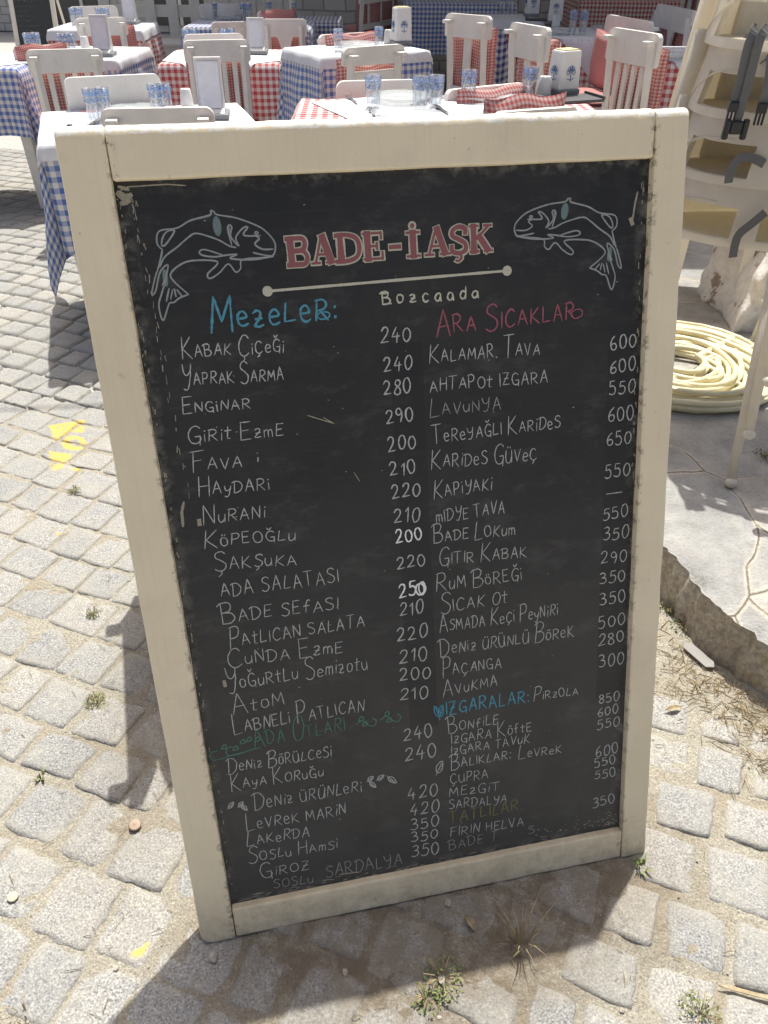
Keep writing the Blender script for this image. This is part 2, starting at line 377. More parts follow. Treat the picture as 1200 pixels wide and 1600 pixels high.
def soil_shade_at(x, y):  # dusty soil patches that also paint extra shade around the sign
    f = max(0, 1 - math.hypot((x - .12) / .52, (y - .60 - .2 * x) / .27)) * 1.8 + max(0, 1 - math.hypot((x + .45) / .22, (y - 1.1) / .6)) * .7
    return max(0, min(.85, f))
def cobbles():
    rng = random.Random(3)
    A = R_(-21); ux, uy = math.cos(A), math.sin(A); vx, vy = -uy, ux
    O = Vector((-.4, .6))
    mb = MB(); tint, dust, pnt, soil_shade = [], [], [], []
    A = R_(-21); ux, uy = math.cos(A), math.sin(A); vx, vy = -uy, ux
    O = Vector((-.4, .6))
    mb = MB(); tint, dust, pnt, soil_shade = [], [], [], []
    def soil_shade_at(x, y):
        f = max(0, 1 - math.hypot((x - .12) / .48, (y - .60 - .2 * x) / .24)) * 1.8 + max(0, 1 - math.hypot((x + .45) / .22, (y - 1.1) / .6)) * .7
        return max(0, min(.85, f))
    pv = .1
    def W(u, v):
        bend = .10 * max(0, v) ** 1.5 * math.cos(u * .8)
        return O.x + u * ux + v * vx, O.y + u * uy + v * vy + bend * .6 * 0 + .012 * math.sin(u * 5 + v * 3)
    v = -1.2; row = 0
    while v < 7.4:
        hh = rng.uniform(.098, .122); u = -5.5 + rng.uniform(0, .1)
        while u < 3.2:
            ww = rng.uniform(.092, .140)
            if rng.random() < .1: ww *= .7
            cx, cy = W(u + ww / 2, v + hh / 2)
            near = cy < 2.6
            vis = .12 < cy < 6.2 and cx < kerb_x(cy) + .03 and cx > -.62 * cy - .75 and (cy < 2.6 or cx < .1)
            if vis:
                fine = -1.5 < cx < -.85 and 1.55 < cy < 2.4 or cy < 1.0 and -.65 < cx < -.3 
                if fine: gs = [-1, -.93, -.78] + [i / 8 - .6 for i in range(0, 10)][0:0] + [-.6 + .1 * i for i in range(13)] + [.78, .93, 1]
                elif near: gs = [-1, -.93, -.78, -.45, -.15, .15, .45, .78, .93, 1]
                else: gs = [-1, -.9, -.5, 0, .5, .9, 1]
                gap = rng.uniform(-.001, .0022) if cx < .1 or cy > 1.1 else rng.uniform(.002, .0065)
                if rng.random() < .12: gap += .004
                cs = []
                for a, b in ((0, 0), (1, 0), (1, 1), (0, 1)):
                    cs.append((u + (gap if a == 0 else ww - gap) + rng.uniform(-.006, .006), v + (gap if b == 0 else hh - gap) + rng.uniform(-.006, .006)))
                h0 = rng.uniform(-.002, .002); tx, ty = rng.uniform(-.002, .002), rng.uniform(-.0025, .001)
                t = rng.random(); rs = rng.uniform(0, 50); n = len(gs); vs = []
                dome = rng.uniform(.0, .0022) if cy < 1.4 else 0.0
                far = min(1, max(0, (cy - 1.0) / .8)); h0 *= 1 - .7 * far; tx *= 1 - .75 * far; ty *= 1 - .75 * far; gap -= .0022 * far
                for j in gs:
                    for i in gs:
                        s_, t_ = i * (1 - .05 * j ** 6), j * (1 - .05 * i ** 6)
                        a, b = (s_ + 1) / 2, (t_ + 1) / 2
                        qu = (cs[0][0] * (1 - a) + cs[1][0] * a) * (1 - b) + (cs[3][0] * (1 - a) + cs[2][0] * a) * b
                        qv = (cs[0][1] * (1 - a) + cs[1][1] * a) * (1 - b) + (cs[3][1] * (1 - a) + cs[2][1] * a) * b
                        r = max(abs(i), abs(j))
                        nz = noise.noise(Vector((qu * 22 + rs, qv * 22, rs)))
                        n2 = noise.noise(Vector((qu * 60 + rs, qv * 60, rs)))
                        e = .004 * noise.noise(Vector((qu * 45, qv * 45, rs + 9))) if r > .7 else 0
                        x, y = W(qu + e, qv - e)
                        z = h0 + tx * i + ty * j - dome * (i * i + j * j) * .5 + (.0020 * nz + .0009 * n2) * (1 - .5 * far)
                        if r > .99: z = -.024
                        elif r > .88: z -= (.0022 + .0022 * max(0, nz + n2)) * (1 - .6 * far)
                        vs.append((x, y, z))
                        tint.append(min(1, max(0, t + .15 * nz))); dust.append(max(0, min(1, (r - .6) * 1.3 + nz * .7))); soil_shade.append(soil_shade_at(x, y))
                        pnt.append(painted((x, y)) if r < .99 else 0)
                fs = [(a * n + b, a * n + b + 1, (a + 1) * n + b + 1, (a + 1) * n + b) for a in range(n - 1) for b in range(n - 1)]
                mb.add(vs, fs)
            u += ww
        v += hh; row += 1
    o = mb.build("cobblestone_street", M_stone, smooth=True)
    for nm, dat in (("tint", tint), ("dust", dust), ("paint", pnt), ("soil_shade", soil_shade)):
        at_ = o.data.attributes.new(nm, 'FLOAT', 'POINT'); at_.data.foreach_set("value", dat)
    tag(o, "grey granite sett paving of the street with sandy joints", "paving", kind="structure")
cobbles()

def sand_bed():
    mb = MB(); xs = [-1.7 + .011 * i for i in range(250)]; ys = [.2 + .011 * i for i in range(190)]
    vs = []
    for y in ys:
        for x in xs:
            p = Vector((x, y, 0))
            z = -.0034 + .0042 * noise.noise(p * 11) + .0030 * noise.noise(p * 38) + .0012 * noise.noise(p * 90)
            z += .0018 * max(0, min(1, 1.6 - 1.6 * math.hypot((x - .12) / .5, (y - .60 - .2 * x) / .26)))
            if x > kerb_x(y) - .22 and y > .75: z += .010 * min(1, (x - kerb_x(y) + .22) / .2)   # drift of grit along the kerb
            vs.append((x, y, z))
    n = len(xs); fs = [(j * n + i, j * n + i + 1, (j + 1) * n + i + 1, (j + 1) * n + i) for j in range(len(ys) - 1) for i in range(n - 1)]
    mb.add(vs, fs)
    o = mb.build("sand_joints", M_sand, smooth=True)
    at_ = o.data.attributes.new("soil_shade", 'FLOAT', 'POINT'); at_.data.foreach_set("value", [soil_shade_at(p[0], p[1]) for p in vs])
    tag(o, "sand and grit filling the joints between the setts", "sand", kind="structure")
    g = MB(); S = 380
    g.add([(-S, -60, -.0135), (S, -60, -.0135), (S, S, -.0135), (-S, S, -.0135)], [(0, 1, 2, 3)])
    mt, nt, bs = new_mat("far_paving"); v = coords(nt)
    bt = N(nt, "ShaderNodeTexBrick"); bt.inputs["Scale"].default_value = 5; bt.inputs["Mortar Size"].default_value = .03
    bt.inputs["Color1"].default_value = (.44, .43, .405, 1); bt.inputs["Color2"].default_value = (.50, .485, .455, 1); bt.inputs["Mortar"].default_value = (.40, .35, .27, 1)
    nt.links.new(v, bt.inputs["Vector"])
    c = mix(nt, .4, bt.outputs[0], ramp(nt, noise_n(nt, v, 60, 4), [(.3, (.34, .33, .31)), (.7, (.62, .60, .55))]))
    nt.links.new(c, bs.inputs["Base Color"]); bs.inputs["Roughness"].default_value = .9
    o = g.build("ground", mt); tag(o, "pale paved ground of the square", "ground", kind="structure")
sand_bed()

def pavement():
    ys = [-.9 + .01 * i for i in range(int(5.2 / .01))] + [4.3 + .3 * i for i in range(60)]
    ds = [0, .008, .02, .05, .12, .3, .6, 1.0, 1.6, 2.5, 4, 8]
    top = MB(); vs = []
    for y in ys:
        k = kerb_x(y); e = .012 * noise.noise(Vector((0, y * 8, 3))) + .010 * noise.noise(Vector((0, y * 42, 7)))
        for d in ds:
            z = PZ + .004 * noise.noise(Vector((k + d, y, 0)) * 4)
            if d < .01: z -= .006 + .013 * max(0, noise.noise(Vector((2, y * 9, 1)))) + .006 * abs(noise.noise(Vector((2, y * 40, 1))))
            elif d < .03: z -= .002
            vs.append((k + d + (e if d < .02 else 0), y, z))
    n = len(ds); fs = [(j * n + i, j * n + i + 1, (j + 1) * n + i + 1, (j + 1) * n + i) for j in range(len(ys) - 1) for i in range(n - 1)]
    top.add(vs, fs); o = top.build("pavement", M_flag, smooth=True)
    tag(o, "raised pavement of pale grey flagstones on the right", "pavement", kind="structure")
    sd = MB(); rows = [0, .25, .5, .75, 1.0]; vs2 = []
    for j, y in enumerate(ys):
        k = kerb_x(y)
        for r in rows:
            p = vs[j * n]; e = .012 * noise.noise(Vector((r * 2, y * 7, 5))) + .006 * noise.noise(Vector((r * 6, y * 24, 8)))
            if r == 0: vs2.append((p[0] + .002, p[1], p[2] - .0005))
            else: vs2.append((p[0] - .012 * r + e, y, p[2] - (p[2] + .02) * r))
    m_ = len(rows); fs = [(j * m_ + i, (j + 1) * m_ + i, (j + 1) * m_ + i + 1, j * m_ + i + 1) for j in range(len(ys) - 1) for i in range(m_ - 1)]
    sd.add(vs2, fs); o = sd.build("kerb", M_kerb, smooth=True); tag(o, "rough brown rendered kerb face below the flagstones", "kerb", kind="structure")
pavement()

# ------------------------------------------------------------------ the chalkboard sign
SW, SH = .78, 1.2005
a_ = Vector((.978094, .208165, 0)); b_ = Vector((-.067772, .318436, .945519)); t_ = Vector((-.288554, .546577, 0.0))
b_ = (b_ - a_ * b_.dot(a_)).normalized(); n_ = a_.cross(b_)      # n_ faces the viewer
SM = Matrix(((a_.x, b_.x, n_.x, t_.x), (a_.y, b_.y, n_.y, t_.y), (a_.z, b_.z, n_.z, t_.z), (0, 0, 0, 1)))
sign = empty("chalkboard_sign", label="large cream framed A-frame chalkboard menu standing on the cobbles in front", cat="menu board")
sign.matrix_world = SM
REC = .013
def bp(px, py, rec=REC):
    d = ray(px, py); o = t_ - n_ * rec
    k = (o - CAM).dot(n_) / d.dot(n_); P = CAM + d * k - t_
    return Vector((P.dot(a_), P.dot(b_)))

def plank(name, x0, x1, y0, y1, z0, z1, round_c=None, seed=0):
    """planed board with eased edges and slightly wandering arrises; worn top edge is coloured sunlit white"""
    bm = bmesh.new(); bmesh.ops.create_cube(bm, size=1)
    for v in bm.verts: v.co = Vector(((x0 + x1) / 2 + v.co.x * (x1 - x0), (y0 + y1) / 2 + v.co.y * (y1 - y0), (z0 + z1) / 2 + v.co.z * (z1 - z0)))
    if round_c:
        eds = [e for e in bm.edges if all(abs(v.co.x - round_c[0]) < 1e-5 and abs(v.co.y - round_c[1]) < 1e-5 for v in e.verts)]
        bmesh.ops.bevel(bm, geom=eds, offset=.020, segments=5, profile=.5, affect='EDGES')
    long_ = 'y' if (y1 - y0) > (x1 - x0) else 'x'
    if y1 >= SH - 1e-6:
        eds = [e for e in bm.edges if all(v.co.y > SH - 1e-5 and v.co.z > z1 - 1e-5 for v in e.verts)]
        bmesh.ops.bevel(bm, geom=eds, offset=.0125, segments=6, profile=.5, affect='EDGES')
    eds = [e for e in bm.edges if e.calc_face_angle(0) > .6]
    bmesh.ops.bevel(bm, geom=eds, offset=.0028, segments=2, profile=.5, affect='EDGES')
    for _ in range(48):
        pass
    ins = [((x0 + .0045, 0, 0), (1, 0, 0)), ((x1 - .0045, 0, 0), (1, 0, 0)), ((0, y0 + .0045, 0), (0, 1, 0)), ((0, y1 - (.0150 if y1 >= SH - 1e-6 else .0045), 0), (0, 1, 0)), ((0, 0, z0 + .0045), (0, 0, 1)), ((0, 0, z1 - (.0150 if y1 >= SH - 1e-6 else .0045)), (0, 0, 1))]
    for co, no in ins: bmesh.ops.bisect_plane(bm, geom=bm.verts[:] + bm.edges[:] + bm.faces[:], plane_co=co, plane_no=no)
    # slice along the length so the arrises can wander
    L0, L1 = (y0, y1) if long_ == 'y' else (x0, x1)
    k = int((L1 - L0) / (.012 if long_ == 'y' else .006))
    for i in range(1, k):
        c = L0 + (L1 - L0) * i / k
        co = (0, c, 0) if long_ == 'y' else (c, 0, 0); no = (0, 1, 0) if long_ == 'y' else (1, 0, 0)
        bmesh.ops.bisect_plane(bm, geom=bm.verts[:] + bm.edges[:] + bm.faces[:], plane_co=co, plane_no=no)
    for v in bm.verts: v.co.x -= .0044 * v.co.y / SH
    for v in bm.verts:
        p = v.co.copy(); q = Vector((p.x * 20 + seed, p.y * 20, p.z * 20))
        v.co.x += .0009 * noise.noise(q); v.co.y += .0009 * noise.noise(q + Vector((9, 0, 0))); v.co.z += .0007 * noise.noise(q + Vector((0, 9, 0)))
        if p.y > SH - .013:      # the weathered top edge
            f = noise.noise(Vector((p.x * 60, 0, p.z * 60))); v.co.y += .0009 * f - .0004; v.co.z += .0010 * noise.noise(Vector((p.x * 90, 3, p.z * 40)))
    bm.normal_update()
    mb = MB(); bm.verts.index_update()
    for f in bm.faces:
        c = f.calc_center_median()
    me = bpy.data.meshes.new(name); bm.to_mesh(me); bm.free()
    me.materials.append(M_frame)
    me.polygons.foreach_set("use_smooth", [True] * len(me.polygons))
    try: me.set_sharp_from_angle(angle=R_(40))
    except Exception: pass
    o = bpy.data.objects.new(name, me); COL.objects.link(o); o.parent = sign; return o
XI0, XI1, YI0, YI1 = .0550, .7325, .0585, 1.141
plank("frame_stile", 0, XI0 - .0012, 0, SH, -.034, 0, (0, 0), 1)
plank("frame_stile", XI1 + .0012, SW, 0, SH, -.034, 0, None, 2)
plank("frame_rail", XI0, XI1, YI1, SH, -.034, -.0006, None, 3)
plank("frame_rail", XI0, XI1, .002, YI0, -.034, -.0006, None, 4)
# panel
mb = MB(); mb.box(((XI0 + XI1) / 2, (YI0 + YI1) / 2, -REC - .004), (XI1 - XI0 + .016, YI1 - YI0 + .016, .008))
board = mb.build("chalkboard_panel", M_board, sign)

# rear easel: two legs and a cross bar
def L2(p):  # world -> sign local
    return SM.inverted() @ p
mb = MB()
for x in (.40, .66):
    top = SM @ Vector((x, SH - .05, -.055)); foot = SM @ Vector((x, .0, -.055)); foot = Vector((foot.x, foot.y, 0)) + Vector((-.2, .98, 0)) * .72
    mb = MB(); mb.tube([L2(top), L2(foot)], .02, 4); mb.build("rear_leg", M_frame, sign)
mb = MB(); c0 = SM @ Vector((.05, .55, -.055)); 
p0 = (SM @ Vector((.40, SH - .05, -.055))) * .45 + Vector((*( (Vector(((SM @ Vector((.40, 0, -.055))).x, (SM @ Vector((.40, 0, -.055))).y)) + Vector((-.2, .98)) * .72)), 0)) * .55
p1 = p0 + a_ * .26
mb.tube([L2(p0), L2(p1)], .014, 4); mb.build("cross_bar", M_frame, sign)

# ------------------------------------------------------------------ handwriting
G_ = {
 'A': ".0,0 .3,1 .6,0;.1,.36 .52,.4", 'B': "-.14,.86 .0,1;.02,1 .0,0;~.0,.98 .3,1.02 .46,.85 .34,.6 .04,.53;~.04,.53 .42,.5 .55,.26 .36,.03 -.02,.0",
 'C': "~.56,.84 .4,1 .18,.93 .02,.6 .04,.25 .22,.02 .42,.03 .6,.16", 'D': "-.12,.88 .04,1;.05,.98 .02,.0;~.0,1 .35,.97 .58,.65 .5,.25 .25,.02 -.02,.0",
 'E': ".02,1 .0,0;.0,1 .46,1.02;.02,.52 .36,.56;.0,0 .46,.04", 'F': ".02,1 .0,0;-.1,.98 .48,1.04;.02,.54 .36,.58",
 'G': "~.56,.86 .38,1 .14,.88 .02,.5 .14,.1 .4,.02 .56,.2 .56,.4;.56,.42 .32,.4;.56,.42 .54,-.1", 'H': ".02,1 .0,0;.5,1 .5,0;.0,.5 .5,.54",
 'I': ".05,1 .05,0", 'K': ".06,1 .0,0;.52,1 .06,.46 .56,.0", 'L': "~.1,1 .04,.5 .0,.06;.0,.02 .46,.08",
 'M': ".0,0 .08,1 .34,.3 .6,1 .68,.0", 'N': ".0,0 .04,1 .5,.04 .54,1", 'O': "~.3,1 .08,.85 .0,.5 .1,.12 .3,.0 .52,.14 .6,.5 .5,.88 .3,1",
 'P': ".05,.98 .0,0;~-.02,.98 .34,1.02 .5,.8 .36,.52 .04,.46", 'R': ".05,.98 .0,0;~-.02,.98 .34,1.02 .5,.8 .36,.56 .06,.48;.16,.5 .56,.0",
 'S': "~.5,.88 .34,1 .1,.92 .06,.7 .3,.54 .5,.36 .44,.1 .22,.0 .0,.1", 'T': "-.05,1 .58,1.03;.27,1 .25,0", 'U': "~.02,1 .0,.4 .12,.04 .34,.02 .5,.3 .53,1;.53,.6 .56,.0",
 'V': ".0,1 .27,0 .54,1", 'Y': "~.0,1 .1,.6 .3,.52 .5,.7;~.54,1 .48,.4 .3,-.1 .05,-.08", 'Z': ".02,.98 .5,1 .0,.02 .54,.04;.1,.5 .44,.54",
 'e': "~.02,.36 .42,.42 .34,.66 .18,.7 .03,.5 .05,.15 .22,.0 .46,.1", 'i': ".06,.66 .05,.0;.06,.9 .08,.96", 't': ".14,1 .12,.05 .3,.04;-.06,.66 .36,.7",
 'u': "~.02,.68 .0,.3 .1,.03 .28,.05 .4,.3;.43,.68 .42,.0", 'm': ".02,.66 .0,.0;~.02,.5 .16,.68 .27,.55 .28,.0;~.28,.5 .42,.68 .54,.55 .56,.0",
 'z': "~.02,.6 .2,.7 .36,.6 .24,.3 .0,.02;~.0,.04 .2,-.02 .44,.05;.1,.32 .38,.36", 'o': "~.22,.68 .05,.6 .0,.32 .08,.05 .24,.0 .4,.12 .44,.4 .36,.62 .22,.68",
 'y': "~.0,.68 .06,.3 .24,.24 .38,.4;~.44,.68 .38,.2 .24,-.3 .02,-.26", 'a': "~.38,.62 .15,.66 .0,.3 .14,.02 .34,.15 .4,.6;.4,.6 .44,.0", 'f': "~.42,.95 .28,1 .18,.8 .14,.0;.0,.52 .36,.56",
 'h': ".05,1 .0,.0;~.02,.45 .2,.68 .36,.5 .38,.0", 'g': "~.4,.6 .15,.66 .0,.3 .14,.02 .36,.15 .42,.6;~.42,.62 .42,-.1 .25,-.34 .04,-.26", 'n': ".02,.66 .0,.0;~.02,.45 .2,.68 .36,.5 .38,.0",
 'r': ".02,.66 .0,.0;~.02,.45 .14,.64 .3,.66", 'c': "~.4,.58 .22,.68 .03,.45 .08,.08 .25,.0 .42,.1", 'd': "~.38,.55 .15,.66 .0,.3 .14,.02 .34,.12 .4,.5;.42,1 .42,.0", 's': "~.34,.6 .2,.68 .06,.55 .3,.28 .24,.03 .0,.05",
 '0': "~.3,1 .1,.86 .02,.45 .14,.06 .3,.0 .48,.2 .54,.6 .44,.92 .3,1", '1': ".04,.72 .26,1 .2,.0", '2': "~.04,.78 .18,1 .42,.96 .46,.7 .28,.36 .0,.02;.0,.02 .52,.08",
 '3': "~.06,.92 .28,1.02 .46,.86 .36,.62 .18,.54;~.18,.54 .46,.48 .5,.2 .28,.0 .0,.06", '4': ".3,1 .0,.36 .54,.4;.4,.62 .34,-.04", '5': ".48,1 .12,.98 .06,.58;~.06,.58 .34,.64 .5,.4 .4,.08 .18,.0 .0,.08",
 '6': "~.42,1 .16,.74 .02,.35 .12,.03 .34,.0 .48,.22 .38,.45 .16,.42 .04,.26", '8': "~.3,.55 .08,.72 .14,.96 .34,1 .46,.84 .38,.64 .12,.42 .04,.16 .2,.0 .42,.08 .46,.32 .3,.55", '9': "~.44,.76 .3,.98 .1,.9 .04,.66 .18,.5 .38,.58 .46,.8 .44,.4 .3,.0",
 '-': ".0,.45 .6,.5", ':': ".06,.1 .08,.18;.06,.6 .08,.68", '.': ".04,.0 .08,.06", "'": ".05,.6 .03,.2", ',': ".06,.1 .0,-.15", '_': ".0,.5 .9,.56"}
DIA = {'Ç': ('C', 'ced'), 'Ş': ('S', 'ced'), 'Ö': ('O', 'uml'), 'Ü': ('U', 'uml'), 'Ğ': ('G', 'brv'), 'İ': ('I', 'dot'), 'ü': ('u', 'uml'), 'ö': ('o', 'uml'), 'ğ': ('g', 'brv'), 'ç': ('c', 'ced')}
def parse(s):
    out = []
    for st in s.split(';'):
        sm = st.startswith('~'); pts = [tuple(float(q) for q in p.split(',')) for p in st.lstrip('~').split()]
        out.append((pts, sm))
    return out
GL = {k: parse(v) for k, v in G_.items()}
def glyph(ch):
    d = None
    if ch in DIA: ch, d = DIA[ch]
    st = list(GL[ch]); wd = max(p[0] for s, _ in st for p in s)
    top = max(p[1] for s, _ in st for p in s)
    if d == 'ced': st = st + [([(wd * .5, 0), (wd * .58, -.14), (wd * .3, -.28)], True)]
    if d == 'uml': st = st + [([(wd * .28, top + .16), (wd * .3, top + .26)], False), ([(wd * .68, top + .16), (wd * .7, top + .26)], False)]
    if d == 'brv': st = st + [([(wd * .2, top + .32), (wd * .42, top + .14), (wd * .72, top + .34)], True)]
    if d == 'dot': st = st + [([(wd, top + .18), (wd + .03, top + .26)], False)]
    return st, wd
def smooth_pts(pts, k=6, closed=False):
    if len(pts) < 3: return pts
    out = []; n = len(pts); P = [Vector(p) for p in pts]
    cl = (P[0] - P[-1]).length < 1e-6
    for i in range(n - 1):
        p0 = P[i - 1] if i > 0 else (P[n - 2] if cl else P[0]); p1, p2 = P[i], P[i + 1]
        p3 = P[i + 2] if i + 2 < n else (P[1] if cl else P[-1])
        for j in range(k):
            t = j / k
            out.append(.5 * ((2 * p1) + (p2 - p0) * t + (2 * p0 - 5 * p1 + 4 * p2 - p3) * t * t + (3 * p1 - p0 - 3 * p2 + p3) * t ** 3))
    out.append(P[-1]); return out
LIFT = [0]
def ribbon(mb, pts, wd, z=None, taper=True, jit=.22):
    """a flat chalk stroke lying on the panel; pts in sign local x,y"""
    P = [Vector((p[0], p[1])) for p in pts]
    Q = [P[0]]
    for a, b in zip(P, P[1:]):
        L = (b - a).length; k = max(1, int(L / .003))
        for i in range(1, k + 1): Q.append(a.lerp(b, i / k))
    LIFT[0] = (LIFT[0] + 1) % 60
    z = -REC + .0003 + LIFT[0] * 8e-6 if z is None else z
    vs, n = [], len(Q); ph = random.uniform(0, 99)
    tprev = None
    for i, p in enumerate(Q):
        d = Q[min(i + 1, n - 1)] - Q[max(i - 1, 0)]
        if d.length < 1e-9: d = tprev or Vector((1, 0))
        d = d.normalized(); tprev = d; nn = Vector((-d.y, d.x))
        h = wd / 2 * (1 + .28 * noise.noise(Vector((i * .11 + ph, ph, 2)))) * (1 + jit * noise.noise(Vector((p.x * 400 + ph, p.y * 400, ph))))
        if taper and n > 3: h *= min(1, .55 + .45 * min(i, n - 1 - i) / 1.5)
        o = nn * h; e = d * (wd * .3 if i == n - 1 else (-wd * .3 if i == 0 else 0))
        vs += [(p.x + o.x + e.x, p.y + o.y + e.y, z), (p.x - o.x + e.x, p.y - o.y + e.y, z)]
    mb.add(vs, [(2 * i, 2 * i + 1, 2 * i + 3, 2 * i + 2) for i in range(n - 1)])
def write(mb, text, x0, y0, x1, y1, cap, wpx=2.6, bigk=1.72, track=.24):
    """text along a baseline given by two points of the photo; ^ marks a big initial"""
    A, B = bp(x0, y0), bp(x1, y1); T = bp((x0 + x1) / 2, (y0 + y1) / 2); U = bp((x0 + x1) / 2, (y0 + y1) / 2 - cap)
    h = (U - T).length; ex = (B - A); L = ex.length; ex.normalize(); ey = Vector((-ex.y, ex.x)); ey = (ey * .75 + (U - T).normalized() * .25).normalized()
    items, adv, big = [], 0.0, False
    for ch in text:
        if ch == '^': big = True; continue
        if ch == ' ': adv += .42; continue
        st, wd = glyph(ch); k = bigk if big else 1.0
        items.append((st, adv, k)); adv += wd * (k * .85 if big else 1) + track; big = False
    adv -= track; sx = L / max(adv, .1)
    for st, ox, k in items:
        jr = random.uniform(-.09, .07); jy = random.uniform(-.07, .07); js = random.uniform(.88, 1.10)
        for pts, sm in st:
            q = []
            for x, y in (smooth_pts(pts) if sm else pts):
                yy = (y * k - (.22 * (k - 1))) * js + jy; xx = x * (k * .85 if k > 1 else 1)
                X = (ox + xx) * sx + jr * yy * h + .03 * h * noise.noise(Vector((yy * 3 + ox * 7, xx * 3, 5))); q.append(A + ex * X + ey * (yy * h))
            ribbon(mb, q, wpx * .00059, jit=.5)
def sub(name, mb, mat, label=None):
    o = mb.build(name, mat, board)
    if label: o["label"] = label
    return o

left = [("^KABAK ^ÇiÇeĞi", 285, 557, 443, 550, 19), ("^YAPRAK ^SARMA", 286, 602, 443, 593, 19), ("^ENGiNAR", 286, 645, 391, 638, 17), ("^GiRit ^EzmE", 294, 691, 442, 680, 18), ("^FAVA", 302, 736, 378, 730, 19),
 ("^HAyDARi", 311, 773, 421, 765, 18), ("^NuRANi", 318, 817, 414, 809, 18), ("^KöPEOĞLu", 320, 854, 461, 843, 18), ("^ŞAKŞuKA", 336, 889, 463, 882, 18), ("ADA SALATASI", 346, 932, 529, 910, 21),
 ("^BADE SEfASI", 348, 972, 528, 952, 19), ("^PAtLICAN SALATA", 360, 1011, 569, 978, 19), ("^CuNDA ^EzmE", 357, 1041, 535, 1019, 19), ("^YoĞuRtLu ^Semizotu", 356, 1077, 574, 1045, 19), ("^AtoM", 364, 1114, 444, 1101, 19),
 ("^LABNELi ^PATLICAN", 366, 1146, 569, 1110, 19), ("^DeNiz ^BöRÜLCeSi", 357, 1207, 518, 1181, 16), ("^KAyA ^KORuĞu", 362, 1234, 505, 1212, 15), ("^DeNiz ÜRÜNLeRi", 398, 1264, 565, 1236, 17),
 ("^LeVReK MARiN", 386, 1297, 540, 1272, 16), ("^LAKeRDA", 386, 1322, 483, 1306, 15), ("^SOSLu ^HAmSi", 389, 1347, 527, 1325, 14), ("^GiROZ", 408, 1371, 483, 1358, 14)]
mb = MB()
for r in left: write(mb, *r, wpx=2.3)
write(mb, "'", 402, 724, 405, 724, 18, wpx=2.6)
sub("dish_lettering", mb, CH['w'], "white chalk names of the starters in the left column")
right = [("^KALAMAR. ^TAVA", 671, 566, 843, 553, 19), ("AHTAPOt IZGARA", 672, 612, 855, 597, 19), ("^TeReYAĞLI ^KARiDeS", 676, 692, 875, 668, 18), ("^KARiDeS ^GÜVeÇ", 674, 731, 838, 719, 19),
 ("^KAPiYAKi", 678, 777, 768, 765, 19), ("mIDYE TAVA", 682, 816, 788, 801, 19), ("^BADE ^LOKum", 678, 847, 804, 835, 17), ("^GITIR ^KABAK", 686, 882, 822, 870, 17), ("^RuM ^BöREĞi", 682, 923, 815, 906, 18),
 ("^SICAK Ot", 689, 956, 792, 943, 18), ("^ASMADA ^KeÇi ^PeyNiRi", 687, 987, 871, 961, 17), ("^DeNiz ÜRÜNLÜ ^BöReK", 688, 1023, 896, 994, 17), ("^PAÇANGA", 692, 1056, 783, 1043, 17), ("^AVuKMA", 692, 1086, 777, 1072, 17),
 ("^PiRzOLA", 834, 1094, 903, 1085, 12), ("^BONfiLE", 701, 1143, 778, 1131, 15), ("IzGARA ^KöftE", 705, 1162, 830, 1142, 14), ("IzGARA TAVuK", 705, 1180, 827, 1160, 14), ("^LeVReK", 810, 1185, 877, 1176, 12),
 ("ÇUPRA", 704, 1225, 762, 1216, 14), ("MEzGiT", 702, 1245, 780, 1234, 14), ("SARDALYA", 702, 1265, 791, 1253, 14), ("FIRIN HELVA", 704, 1307, 818, 1289, 14)]
mb = MB()
for r in right: write(mb, *r, wpx=2.2)
sub("dish_lettering", mb, CH['w'], "white chalk names of the hot dishes in the right column")
mb = MB()
write(mb, "^LAVuNYA", 672, 650, 782, 639, 19, wpx=2.2); write(mb, "SOSLu", 428, 1387, 489, 1378, 13, wpx=2.1); write(mb, "SARDALYA", 510, 1371, 628, 1350, 18, wpx=2.3)
write(mb, "BADE T", 702, 1327, 777, 1313, 14, wpx=2.1); write(mb, "S", 826, 1303, 835, 1301, 12, wpx=2.1)
sub("faint_lettering", mb, CH['f'], "half rubbed out faint chalk dish names")
pr1 = [("240", 595, 535, 641, 532, 23), ("240", 600, 580, 643, 576, 23), ("280", 600, 617, 641, 614, 22), ("290", 604, 662, 645, 657, 22), ("200", 607, 705, 649, 700, 21), ("210", 610, 744, 649, 739, 20), ("220", 613, 780, 656, 774, 20),
 ("210", 616, 818, 655, 815, 22), ("220", 621, 890, 664, 884, 20), ("210", 625, 963, 661, 958, 20), ("220", 621, 1002, 667, 996, 20), ("210", 624, 1036, 667, 1031, 20), ("200", 625, 1064, 672, 1059, 19), ("210", 625, 1094, 668, 1090, 19),
 ("240", 631, 1158, 675, 1152, 20), ("240", 633, 1189, 681, 1180, 21), ("420", 638, 1250, 683, 1242, 18), ("420", 641, 1273, 685, 1267, 18), ("350", 642, 1296, 685, 1289, 17), ("350", 643, 1316, 683, 1309, 15), ("350", 643, 1339, 685, 1333, 17)]
mb = MB()
for r in pr1: write(mb, *r, wpx=3.2, track=.26)
sub("price_lettering", mb, CH['w'], "chalk prices of the left column")
